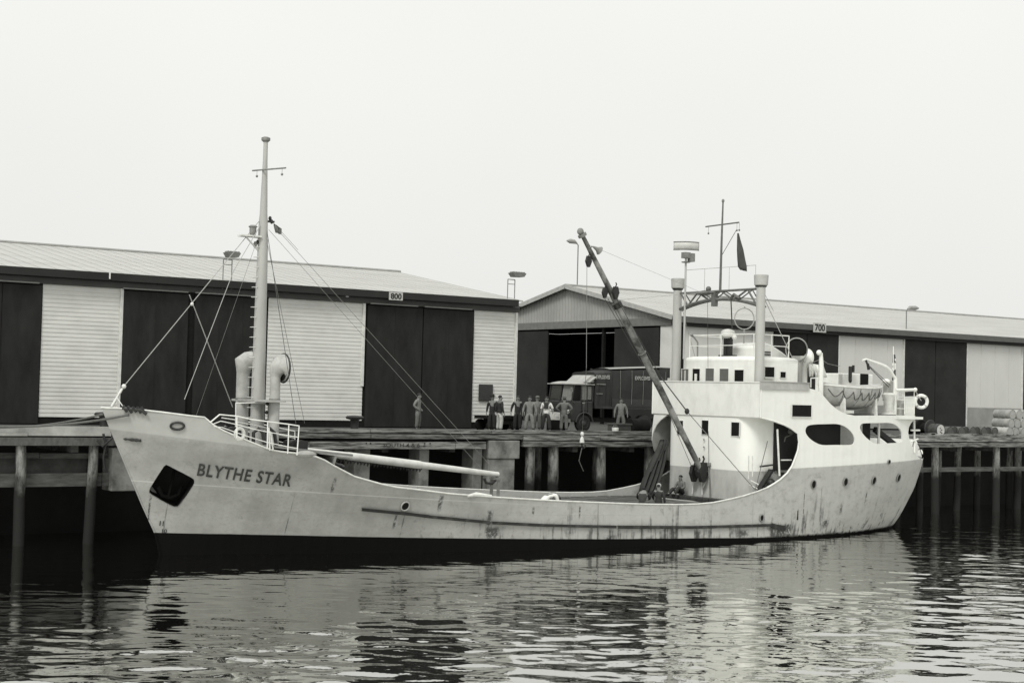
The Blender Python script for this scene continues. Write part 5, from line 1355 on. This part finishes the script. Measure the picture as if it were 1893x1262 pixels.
for x, yy in ((.76, .02), (.76, TW-.27), (4.9, .0), (4.9, TW-.5)):
    w = .25 if x < 1 else .5
    b = MB(); b.lathe(P3(x, yy, .47), [(0, .38), (.03, .46), (w-.03, .46), (w, .38)], (0, 1, 0), 28); wo = b.build('wheel', mat('tyre rubber', .02, .85, .3, 6), truck)
    b = MB(); b.lathe(P3(x, yy-.015, .47), [(0, .06), (.0, .12), (.03, .14), (.04, .27), (-.01, .28), (.03, .30)], (0, 1, 0), 24, cap=False); b.lathe(P3(x, yy-.04, .47), [(0, .08), (.04, .1)], (0, 1, 0), 12); b.build('hub', mat('wheel hub paint', .05, .6), wo)
# load bed and covers
bx0, bx1, bx2 = 1.45, 2.55, 6.35
b = MB(); b.bb(TX+bx0, TX+bx2, TY-.02, TY+TW+.02, DECK+1.25, DECK+1.38); b.bb(TX+bx1, TX+bx2, TY-.05, TY+.0, DECK+1.38, DECK+1.78); b.build('load_bed', TRUCKM, truck, smooth=False)
def canopy(x0, x1, zt0, zt1, name):
    b = MB(); rows = []
    n = 12
    for i in range(n+1):
        u = i/n; x = x0+(x1-x0)*u; zt = zt0+(zt1-zt0)*u-.03*abs(sin(u*pi*3)); R_ = []
        prof = [(0, 1.3), (.0, 2.0), (.01, zt-.15), (.06, zt-.03), (.2, zt+.02), (.6, zt+.05), (TW/2, zt+.07), (TW-.6, zt+.05), (TW-.2, zt+.02), (TW-.06, zt-.03), (TW, zt-.15), (TW, 1.3)]
        for j, (y, zz) in enumerate(prof): R_.append(P3(x, y+((.035*sin(i*2.3+j)*(1 if j < 5 else -1)-(.05*sin(pi*min(1, max(0, (zz-1.3)/2)))*abs(sin(u*pi*3)) if j < 4 else 0)) if 0 < j < 11 else 0), zz))
        rows.append(R_)
    b.grid(rows); nn = len(rows[0])
    b.add(rows[0], [tuple(range(nn))]); b.add(rows[-1], [tuple(range(nn))])
    return b.build(name, mat('dark green canvas', .03, .9, .3, 1.5, v2=.018, bump=.3), truck, ang=40)
c1_ = canopy(bx0, bx1-.02, 3.12, 3.22, 'canvas_cover'); c2_ = canopy(bx1+.02, bx2, 3.30, 3.50, 'canvas_cover')
b = MB(); rows = [[P3(bx1+.03+(bx2-bx1-.06)*i/8, y, 3.30+.2*i/8+.03+(.08 if .3 < y < 1.8 else .02)) for y in (.03, .3, .7, 1.05, 1.4, 1.8, TW-.03)] for i in range(9)]
b.grid(rows); b.build('roof_highlight_sheet', mat('highlit roof canvas', .30, .9, .3, 2), c2_)  # pale sheet paints the highlight along the canopy top
b = MB(); b.box(P3(6.2, .5, 3.25), (.75, .9, .55)); b.build('end_flap', mat('dark green canvas', .045), truck, smooth=False)
def side_text(txt, a, c, h, Y):
    a, c = PY(*a, Y), PY(*c, Y); return flat_text(txt, (a[0], Y, a[2]), (c[0]-a[0], 0, c[2]-a[2]), (0, 0, h), .02)
side_text('EXPLOSIVES', (1102, 700), (1127.5, 700.5), .20, TY-.03).build('lettering', mat('chalk lettering', .45), truck, smooth=False)
side_text('EXPLOSIVES', (1174, 702), (1202, 702.5), .20, TY-.04).build('lettering', mat('chalk lettering', .45), truck, smooth=False)
for k_ in range(5):
    x_ = bx1+.5+k_*.78; b = MB(); b.path([P3(x_, -.075, 3.3), P3(x_+.02, -.09, 2.4), P3(x_, -.08, 1.5)], .012, 5); b.build('canvas_tie', ROPE, truck)
b = MB(); b.bb(TX+.62, TX+.78, TY-.02, TY+.0, DECK+1.5, DECK+1.53); b.build('door_handle', mat('chrome', .5, .2), truck, smooth=False)
b = MB(); b.path([P3(.58, -.008, 1.62), P3(.58, -.008, 1.12)], .012, 5); b.path([P3(.96, -.008, 1.62), P3(.98, -.008, 1.1)], .012, 5); b.build('door_gap', BLACK, truck)
b = MB()
for k in range(2): b.bb(TX+1.5, TX+1.9+k*.2, TY-.06, TY-.02, DECK+2.0+k*.5, DECK+2.05+k*.5)
split_build(b, 'side_strap', STEEL, truck, smooth=False)

# ================================================================== small quay things
def at_quay(px, Y): return PY(px, 790, Y)[0]
# low dark trolley behind the men
x0, x1 = at_quay(890, 11.5), at_quay(956, 11.5)
cart = thing('flat_trolley', ((x0+x1)/2, 11.5, DECK), 'low black wheeled trolley standing in front of the boarded shed end', 'trolley')
b = MB(); b.bb(x0, x1, 11, 12.2, DECK+.62, DECK+.78); b.bb(x0+.5, x1, 11.05, 12.1, DECK+.35, DECK+.62); b.build('bed', BLACK, cart, smooth=False)
for x in (x0+.35, x1-.4):
    b = MB(); b.lathe((x, 10.95, DECK+.3), [(0, .25), (.02, .3), (.18, .3), (.2, .25)], (0, 1, 0), 20); b.build('wheel', BLACK, cart)
    b = MB(); b.lathe((x, 12.05, DECK+.3), [(0, .25), (.02, .3), (.18, .3), (.2, .25)], (0, 1, 0), 20); b.build('wheel', BLACK, cart)
# dark crate with a white box on top between the men
x = at_quay(1027, 10.2)
b = MB(); b.bb(x-.22, x+.24, 10.1, 10.7, DECK, DECK+.62); tag(b.build('dark_crate', BLACK, smooth=False, bevel=.02), 'dark crate standing between two men in overalls, white box on it', 'crate')
b = MB(); b.bb(x-.22, x+.2, 10.1, 10.6, DECK+.63, DECK+1.02); b.bb(x-.1, x+.08, 10.08, 10.1, DECK+.75, DECK+.88); tag(b.build('white_box', WHITE2, smooth=False, bevel=.03), 'bright white box resting on the dark crate beside the truck', 'box')
# bits by the kerb gap
x = PY(1135, 795, WF+.6)[0]
b = MB(); b.lathe((x, WF+.5, DECK+.03), [(0, .13), (.02, .14), (.36, .17), (.37, .15)], n=16); t = thing('white_bucket', (x, WF+.5, DECK), 'white bucket at the gap in the wharf kerb', 'bucket'); b.build('pail', WHITE2, t)
b = MB(); b.path([(x-.16, WF+.5, DECK+.38), (x-.1, WF+.5, DECK+.5), (x+.1, WF+.5, DECK+.5), (x+.16, WF+.5, DECK+.38)], .012, 5); b.build('handle', STEEL, t)
b = MB(); b.bb(x+.15, x+1.05, WF+.6, WF+1.3, DECK+.03, DECK+.52); b.bb(x+.1, x+1.1, WF+.55, WF+1.35, DECK+.53, DECK+.60); tag(b.build('timber_crate', mat('dark crate wood', .06, .8, .4, 3), smooth=False), 'low dark timber crate at the kerb gap under the man in the jacket', 'crate')
x = PY(1178, 790, WF+1.6)[0]
b = MB(); b.lathe((x-.5, WF+1.6, DECK+.43), [(0, .4), (.03, .42), (.3, .42), (.33, .4), (.66, .4), (.69, .42), (1.0, .42), (1.03, .4)], (1, 0, 0), 22); tag(b.build('oil_drum', mat('black drum', .01, .8, .3, 4, spec=.1)), 'black drum lying on its side behind the kerb near the truck rear', 'drum')
def spool(px, Y, R_, L, label, m, label_face=None):
    x = PY(px, 792, Y)[0]; t = thing('cable_drum', (x, Y, DECK), label, 'cable drum')
    for dy in (0, L): b = MB(); b.lathe((x, Y+dy, DECK+R_), [(0, R_*.96), (.02, R_), (.08, R_), (.1, R_*.96)], (0, 1, 0), 28); b.build('flange', m, t)
    b = MB(); b.lathe((x, Y+.1, DECK+R_), [(0, R_*.6), (L-.1, R_*.6)], (0, 1, 0), 20); b.build('core', BLACK, t)
    return t
spool(1721, 7.0, .50, .9, 'dark cable reel standing on edge at the wharf beside the stern', mat('dark reel wood', .04, .7, .5, 4))
spool(1703, 7.6, .50, .9, 'black cable reel half hidden behind the stern rail', BLACK)
# drums stacked at right
DR = mat('pale drum paint', .30, .6, .4, 2.5, v2=.16); DRD = mat('dark drum paint', .06, .6, .5, 3)
dg = 'steel drums lying along the right end of the wharf'
def drum(x, Y, z, r, L, m, label, face=None):
    t = thing('steel_drum', (x, Y, z), label, 'drum', dg)
    b = MB(); b.lathe((x, Y, z+r), [(.02, r-.03), (.02, r-.01), (0, r), (.03, r), (L*.33, r-.01), (L*.34, r+.012), (L*.36, r-.01), (L*.66, r-.01), (L*.67, r+.012), (L*.69, r-.01), (L-.03, r), (L, r), (L-.02, r-.03)], (0, 1, 0), 24)
    b.build('drum_body', m, t)
    b = MB(); b.lathe((x, Y+.004, z+r), [(0, r-.045), (.012, r-.045)], (0, 1, 0), 24); b.build('drum_head', face or m, t)
    return t
r = .30; x = PY(1867, 795, 6.5)[0]; Y = 6.5
lab = {0: 'pale drum at the left end of the bottom row of the right-hand stack', 1: 'second pale drum from the left in the bottom row of the stack'}
tiers = [(0, 4, 0), (1, 3, .31), (2, 3, .62)]
zt_ = DECK+.04
pos = {}
words = ['leftmost', 'second', 'third', 'rightmost visible', 'fifth']
rown = ['bottom', 'middle', 'top']
for row, n, off in tiers:
    for k in range(n):
        drum(x+off+k*.64, Y+random.uniform(-.08, .08)+row*.15, zt_+row*.53, r, 1.25, DR if (row+k) % 3 else mat('lighter drum paint', .40, .6, .3, 3), 'pale drum, %s in the %s row of the right-hand stack' % (words[k], rown[row]), face=mat('drum head paint', .36, .6, .3, 4))
# white marked drum head and the long dark row
x = PY(1739.5, 793, 6.3)[0]; td = drum(x, 6.3, DECK+.04, .37, .9, DRD, 'dark drum with a pale end disc, left end of the dark drum row', face=mat('pale marked head', .55, .6, .2, 6))
b = MB()
for k, (dx, dz) in enumerate(((-.05, .12), (.05, .02), (-.03, -.08), (.06, -.16))): b.bb(x+dx-.06, x+dx+.05, 6.285, 6.3, DECK+.41+dz-.02, DECK+.41+dz+.02)
b.build('stencil_mark', INK, [o for o in bpy.data.objects if o.parent == td][1], smooth=False)
xa, xb = PY(1757, 795, 6.9)[0], PY(1850, 795, 6.9)[0]; n = 9
for k in range(n):
    drum(xa+(xb-xa)*k/n, 6.9+.1*(k % 2), DECK+.04, .29, .9, mat('dark drum paint', .06) if k % 2 else mat('brown drum paint', .10, .6, .5, 3, v2=.05), 'dark drum, %s from the left in the low row behind the kerb' % ['first', 'second', 'third', 'fourth', 'fifth', 'sixth', 'seventh', 'eighth', 'ninth'][k])
b = MB(); x = PY(1728, 803, WF+.5)[0]; b.sphere((x, WF+.5, DECK+.12), (.55, .3, .12)); tag(b.build('canvas_bundle', CANV), 'pale sack lying on the wharf edge near the ship stern', 'sack')
b = MB()
for k in range(10):
    x = 46.5+k*1.1+random.uniform(-.3, .3); b.bb(x, x+random.uniform(.4, 1.2), WF+.1, WF+.3, DECK+.19, DECK+.24+random.uniform(0, .05))
split_build(b, 'kerb_debris', WOODP, wharf, smooth=False)

# ================================================================== people
J0 = dict(pelvis=(0, 0, .95), waist=(0, -.01, 1.1), chest=(0, -.01, 1.32), neck=(0, 0, 1.50), head=(0, -.02, 1.60), crown=(0, -.01, 1.72),
          shL=(.18, 0, 1.43), elL=(.25, .03, 1.15), wrL=(.27, -.05, .90), haL=(.27, -.08, .82),
          shR=(-.18, 0, 1.43), elR=(-.25, .03, 1.15), wrR=(-.27, -.05, .90), haR=(-.27, -.08, .82),
          hiL=(.10, 0, .90), knL=(.12, -.02, .50), anL=(.13, .02, .09), toL=(.15, -.16, .04),
          hiR=(-.10, 0, .90), knR=(-.12, -.02, .50), anR=(-.13, .02, .09), toR=(-.15, -.16, .04))
RAD = dict(pelvis=(.15, .11), waist=(.135, .10), chest=(.165, .12), neck=(.06, .06), head=(.085, .10), crown=(.055, .065),
           sh=(.065, .065), el=(.045, .045), wr=(.03, .03), ha=(.035, .022), hi=(.095, .10), kn=(.062, .062), an=(.042, .045), to=(.04, .03))
def radn(n): return RAD.get(n) or RAD[n[:2]]
BONES = [('pelvis', 'waist'), ('waist', 'chest'), ('chest', 'neck'), ('neck', 'head'), ('head', 'crown')]
for s_ in 'LR': BONES += [('chest', 'sh'+s_), ('sh'+s_, 'el'+s_), ('el'+s_, 'wr'+s_), ('wr'+s_, 'ha'+s_), ('pelvis', 'hi'+s_), ('hi'+s_, 'kn'+s_), ('kn'+s_, 'an'+s_), ('an'+s_, 'to'+s_)]
def skin_mesh(name, J, bones, rad, root, m, parent, sub=1, extra=()):
    names = sorted({n for bn in bones for n in bn}, key=lambda q: (q != root, q))
    ix = {n: i for i, n in enumerate(names)}
    V = [J[n] for n in names]; E = [(ix[a], ix[b_]) for a, b_ in bones]; R_ = [rad(n) for n in names]
    for (a, pts) in extra:   # extra chains rooted at joint a: [(pos, (rx, ry)), ...]
        prev = ix[a]
        for p, rr in pts: V.append(p); R_.append(rr); E.append((prev, len(V)-1)); prev = len(V)-1
    me = bpy.data.meshes.new(name); me.from_pydata(V, E, []); ob = bpy.data.objects.new(name, me); col.objects.link(ob)
    md = ob.modifiers.new('skin', 'SKIN'); md.use_smooth_shade = True; md.branch_smoothing = .6
    sk = me.skin_vertices[0].data
    for i, rr in enumerate(R_): sk[i].radius = rr; sk[i].use_root = (i == 0)
    if sub: sb_ = ob.modifiers.new('sub', 'SUBSURF'); sb_.levels = sub; sb_.render_levels = sub
    dg_ = bpy.context.evaluated_depsgraph_get(); nm = bpy.data.meshes.new_from_object(ob.evaluated_get(dg_))
    ob.modifiers.clear(); ob.data = nm; nm.name = name; bpy.data.meshes.remove(me)
    nm.materials.clear(); nm.materials.append(m); nm.shade_smooth(); ob.parent = parent; return ob
def person(loc, rz, label, top, legs, pose=None, hat=None, hatm=None, group=None, scale=1., sleeves=True, bib=None):
    t = thing('person', loc, label, 'person', group); t.rotation_euler = (0, 0, rz); t.scale = (scale,)*3; woff[t] = (0, 0, 0)
    J = dict(J0); J.update(pose or {})
    V = {k: Vector(v) for k, v in J.items()}
    ex_ = []
    for s_ in 'LR':
        w, h = V['wr'+s_], V['ha'+s_]; d = (h-w).normalized(); side = d.cross(Vector((0, -1, 0)))
        side = side.normalized() if side.length > .1 else Vector((1, 0, 0)); fr = side.cross(d)
        for k in range(4):
            o_ = h+fr*(.014*(k-1.5)*1.6); L = (.068, .078, .074, .058)[k]
            p1 = o_+d*(.02+L*.5); p2 = o_+d*(.02+L)+side*.012*(1 if s_ == 'L' else -1)
            ex_.append(('ha'+s_, [(tuple(p1), (.009, .009)), (tuple(p2), (.007, .007))]))
        th_ = w+d*.03+fr*.035; ex_.append(('wr'+s_, [(tuple(th_), (.011, .011)), (tuple(th_+d*.04+fr*.015), (.008, .008))]))
    hd_ = V['head']; fd_ = (V['head']-V['neck']); up_ = (V['crown']-V['head']).normalized()
    f_ = Vector((0, -1, 0)); f_ = (f_-up_*f_.dot(up_)); f_ = f_.normalized() if f_.length > .05 else Vector((0, 0, -1))
    sd2 = up_.cross(f_)
    ex_.append(('head', [(tuple(hd_+f_*.10+up_*.0), (.016, .02)), (tuple(hd_+f_*.118-up_*.01), (.012, .012))]))
    for q_ in (1, -1): ex_.append(('head', [(tuple(hd_+sd2*.088*q_), (.02, .028)), (tuple(hd_+sd2*.10*q_-f_*.01), (.010, .024))]))
    body = skin_mesh('body', J, BONES, radn, 'pelvis', SKIN, t, 1, ex_)
    b = MB()
    for q_ in (1, -1): b.sphere(hd_+f_*.092+up_*.03+sd2*.032*q_, .012, 6, 5)
    b.box(hd_+f_*.093-up_*.045, (.045, .008, .008)); b.build('eyes_and_mouth', HAIR, t)
    # hair / hat
    c = V['crown']; R3 = Matrix((sd2, -f_, up_)).transposed()
    b = MB(); b.sphere((0, 0, 0), (.092, .108, .085), 14, 8)
    b.v = [tuple(R3 @ Vector((x, y+.018, max(z_, -.03 if y > -.03 else .0)))+hd_+up_*.075) for x, y, z_ in b.v]
    b.build('hair', HAIR if hat != 'cap' else HAIR, t)
    if hat:
        b = MB()
        if hat == 'brim': b.lathe(hd_+up_*.085, [(0, .165), (.012, .165), (.02, .10), (.09, .095), (.115, .06)], up_, 18)
        elif hat == 'cap': b.lathe(hd_+up_*.06, [(0, .105), (.06, .112), (.10, .09), (.115, .04)], up_, 16); b.box(hd_+up_*.075+f_*.12, (.12, .09, .012))
        elif hat == 'beanie': b.lathe(hd_+up_*.045, [(0, .105), (.05, .108), (.10, .085), (.125, .03)], up_, 16)
        b.build('hat', hatm or HAIR, t)
    # clothes
    def big(k, dd):
        return lambda n: tuple(np.array(radn(n))*k+dd)
    J['hemj'] = tuple(V['waist'].lerp(V['pelvis'], 1.75))
    tb = [('waist', 'chest'), ('pelvis', 'waist'), ('pelvis', 'hemj'), ('chest', 'neckb'), ('chest', 'shL'), ('chest', 'shR'), ('shL', 'elL'), ('shR', 'elR')]
    J2 = dict(J); J2['neckb'] = tuple(V['chest'].lerp(V['neck'], .72))
    for s_ in 'LR': J2['cu'+s_] = tuple(V['el'+s_].lerp(V['wr'+s_], .92 if sleeves else .12)); tb.append(('el'+s_, 'cu'+s_))
    def rt_(n):
        if n == 'neckb': return (.075, .075)
        if n == 'hemj': return (.178, .135)
        if n.startswith('cu'): return (.045, .045) if sleeves else (.058, .058)
        return tuple(np.array(radn(n))*1.08+.016)
    skin_mesh('jacket' if sleeves else 'shirt', J2, tb, rt_, 'chest', top, t, 1)
    lbn = [('pelvis', 'hiL'), ('pelvis', 'hiR'), ('pelvis', 'beltw')]
    J2['beltw'] = tuple(V['pelvis'].lerp(V['waist'], .35))
    for s_ in 'LR': J2['hem'+s_] = tuple(V['kn'+s_].lerp(V['an'+s_], .93)); lbn += [('hi'+s_, 'kn'+s_), ('kn'+s_, 'hem'+s_)]
    def rl(n):
        if n == 'beltw': return (.158, .125)
        if n.startswith('hem'): return (.088, .092)
        return tuple(np.array(radn(n))*1.10+.03)
    skin_mesh('trousers', J2, lbn, rl, 'pelvis', legs, t, 1)
    for s_ in 'LR':
        b = MB(); a, c_ = V['an'+s_], V['to'+s_]; b.path([a+Vector((0, .05, -.03)), a-Vector((0, 0, .035)), a.lerp(c_, .5)-Vector((0, 0, .01)), c_, c_+(c_-a).normalized()*.05], [.035, .055, .05, .048, .03], 10); b.build('shoe', DARK, t)
    if bib:
        b = MB(); cc = V['chest']; b.box(cc+Vector((0, -.14, -.03)), (.22, .02, .3))
        for q_ in (1, -1): b.path([cc+Vector((.09*q_, -.15, .1)), cc+Vector((.10*q_, -.08, .19)), cc+Vector((.09*q_, .03, .19))], .018, 5)
        b.build('bib', legs, t)
    return t
def cloth(name, v, v2=None): return mat(name, v, .9, .3, 5, v2=v2 or v*.65)
KH = cloth('pale overall cotton', .22); MG = cloth('grey work cotton', .13); DG = cloth('dark wool', .022); LT = cloth('pale shirt cotton', .42); WHC = cloth('white vest cotton', .72, .6); BR = cloth('dark overall', .035)
akimbo = dict(elL=(.40, .06, 1.18), wrL=(.22, -.02, 1.02), haL=(.17, -.06, 1.0), elR=(-.40, .06, 1.18), wrR=(-.22, -.02, 1.02), haR=(-.17, -.06, 1.0))
apart = dict(anL=(.19, .02, .09), toL=(.22, -.15, .04), anR=(-.19, .02, .09), toR=(-.22, -.15, .04), knL=(.15, -.03, .5), knR=(-.15, -.03, .5))
arms_out = dict(elL=(.29, .04, 1.17), wrL=(.33, -.04, .92), haL=(.33, -.07, .84), elR=(-.29, .04, 1.17), wrR=(-.33, -.04, .92), haR=(-.33, -.07, .84))
pocket = dict(elL=(.30, .10, 1.16), wrL=(.20, -.06, 1.0), haL=(.15, -.12, .96), elR=(-.30, .10, 1.16), wrR=(-.20, -.06, 1.0), haR=(-.15, -.12, .96))
# facing: local -Y is forward. view direction back to the camera:
FC = math.atan2(CAM[1]-10, CAM[0]-24)+pi/2     # heading that faces the camera
gw = 'dock workers standing on the wharf'
def stand(px, Y, rz, label, top, legs, pose=None, sc=1.03, **k):
    x = PY(px, 760, Y)[0]; return person((x, Y, DECK+.02), rz, label, top, legs, pose, group=gw, scale=sc, **k)
stand(773, 10.5, FC+1.25, 'lone man in pale shirt standing against the dark shed doors, looking right', cloth('faded shirt cotton', .20), MG, dict(head=(0, -.05, 1.6), crown=(0, -.06, 1.72), **pocket), hat=None)
stand(910, 9.8, FC-.2, 'man in black suit and brimmed hat at the left of the group, by the trolley', DG, DG, None, hat='brim', hatm=DG)
stand(924, 9.3, FC+2.2, 'man in dark top and pale trousers with his back turned', DG, LT, dict(elL=(.24, .08, 1.16), wrL=(.22, .05, .92), haL=(.2, .03, .85)))
stand(957, 10.6, FC+.1, 'man in open dark jacket at the left end of the knot of men', DG, DG, arms_out, bib=None)
b = MB(); x = PY(958, 760, 10.4)[0]; 
stand(979, 9.4, FC, 'man in pale overalls standing with feet apart, front of the group', KH, KH, dict(**apart, **{k: v for k, v in arms_out.items()}))
stand(993, 10.4, FC+.2, 'man in grey work clothes and cap standing behind the pale overalls', MG, MG, None, hat='cap', hatm=MG)
stand(1010, 9.5, FC-.1, 'man in dark bib overalls and white short-sleeved shirt', WHC, BR, dict(apart, elL=(.30, .04, 1.16), wrL=(.34, -.12, 1.0), haL=(.34, -.18, .96)), sleeves=False, bib=True)
stand(1043, 9.5, FC+3.1, 'man in grey overalls and wide hat seen from behind, hands on hips', MG, MG, dict(akimbo), hat='brim', hatm=MG)
stand(1148, 9.3, FC, 'man in grey jacket standing alone in front of the truck body', cloth('grey jacket cotton', .17), MG, dict(apart, **arms_out))
# crew on the ship
cg_ = 'crew working around the hatch'
hunch = dict(pelvis=(0, .08, .82), waist=(0, .06, .98), chest=(0, -.06, 1.18), neck=(0, -.20, 1.30), head=(0, -.30, 1.33), crown=(0, -.40, 1.34), shL=(.18, -.12, 1.26), shR=(-.18, -.12, 1.26),
             elL=(.26, -.28, 1.06), wrL=(.18, -.5, .98), haL=(.15, -.57, .96), elR=(-.26, -.28, 1.06), wrR=(-.18, -.5, .98), haR=(-.15, -.57, .96), hiL=(.1, .08, .78), hiR=(-.1, .08, .78))
bend = dict(pelvis=(0, .12, .80), waist=(0, .0, .98), chest=(0, -.25, 1.08), neck=(0, -.42, 1.02), head=(0, -.52, .96), crown=(0, -.62, .90), shL=(.18, -.32, 1.06), shR=(-.18, -.32, 1.06),
            elL=(.22, -.40, .80), wrL=(.17, -.52, .60), haL=(.15, -.56, .54), elR=(-.22, -.40, .80), wrR=(-.17, -.52, .60), haR=(-.15, -.56, .54),
            hiL=(.10, .12, .78), hiR=(-.10, .12, .78), knL=(.13, -.06, .45), knR=(-.13, -.06, .45))
q = PY(1008, 900, -2.7); person((q[0]+.0, -2.75, 2.72-1.46), pi/2+.05, 'man in white shirt bending forward over the hatch edge amidships', WHC, MG, bend, group=cg_, scale=1.15)
q = PY(1188, 906, -2.7); person((q[0], -2.7, 2.58-1.44), FC+2.9, 'man in dark clothes hunched over the hatch with his back to us', BR, BR, hunch, hat='beanie', hatm=BR, group=cg_, scale=1.05)
q = PY(1218, 893, -2.7); person((q[0], -2.7, 2.83-1.73), FC+2.9, 'man in dark jersey and pale cap standing in the well deck by the hatch', BR, BR, dict(elL=(.28, -.1, 1.2), wrL=(.26, -.3, 1.05), haL=(.25, -.38, 1.02)), hat='beanie', hatm=cloth('pale cap wool', .40), group=cg_)
sit = dict(pelvis=(0, .15, .12), waist=(0, .12, .28), chest=(0, .08, .50), neck=(0, .06, .68), head=(0, .03, .78), crown=(0, .04, .90), shL=(.18, .09, .61), shR=(-.18, .09, .61),
           elL=(.27, .0, .36), wrL=(.14, -.2, .30), haL=(.07, -.25, .28), elR=(-.27, .0, .36), wrR=(-.14, -.2, .30), haR=(-.07, -.25, .28),
           hiL=(.1, .12, .12), hiR=(-.1, .12, .12), knL=(.16, -.30, .36), knR=(-.16, -.30, .30), anL=(.14, -.58, .06), anR=(-.14, -.66, .06), toL=(.16, -.76, .05), toR=(-.17, -.84, .05))
q = PX(1258, 905, 25.75); person((25.7, q[1], 2.03), FC-.75, 'young man in grey shirt sitting against the white house front', cloth('grey shirt cotton', .15), BR, sit, group=cg_)
# two crewmen barely seen inside the dark passage
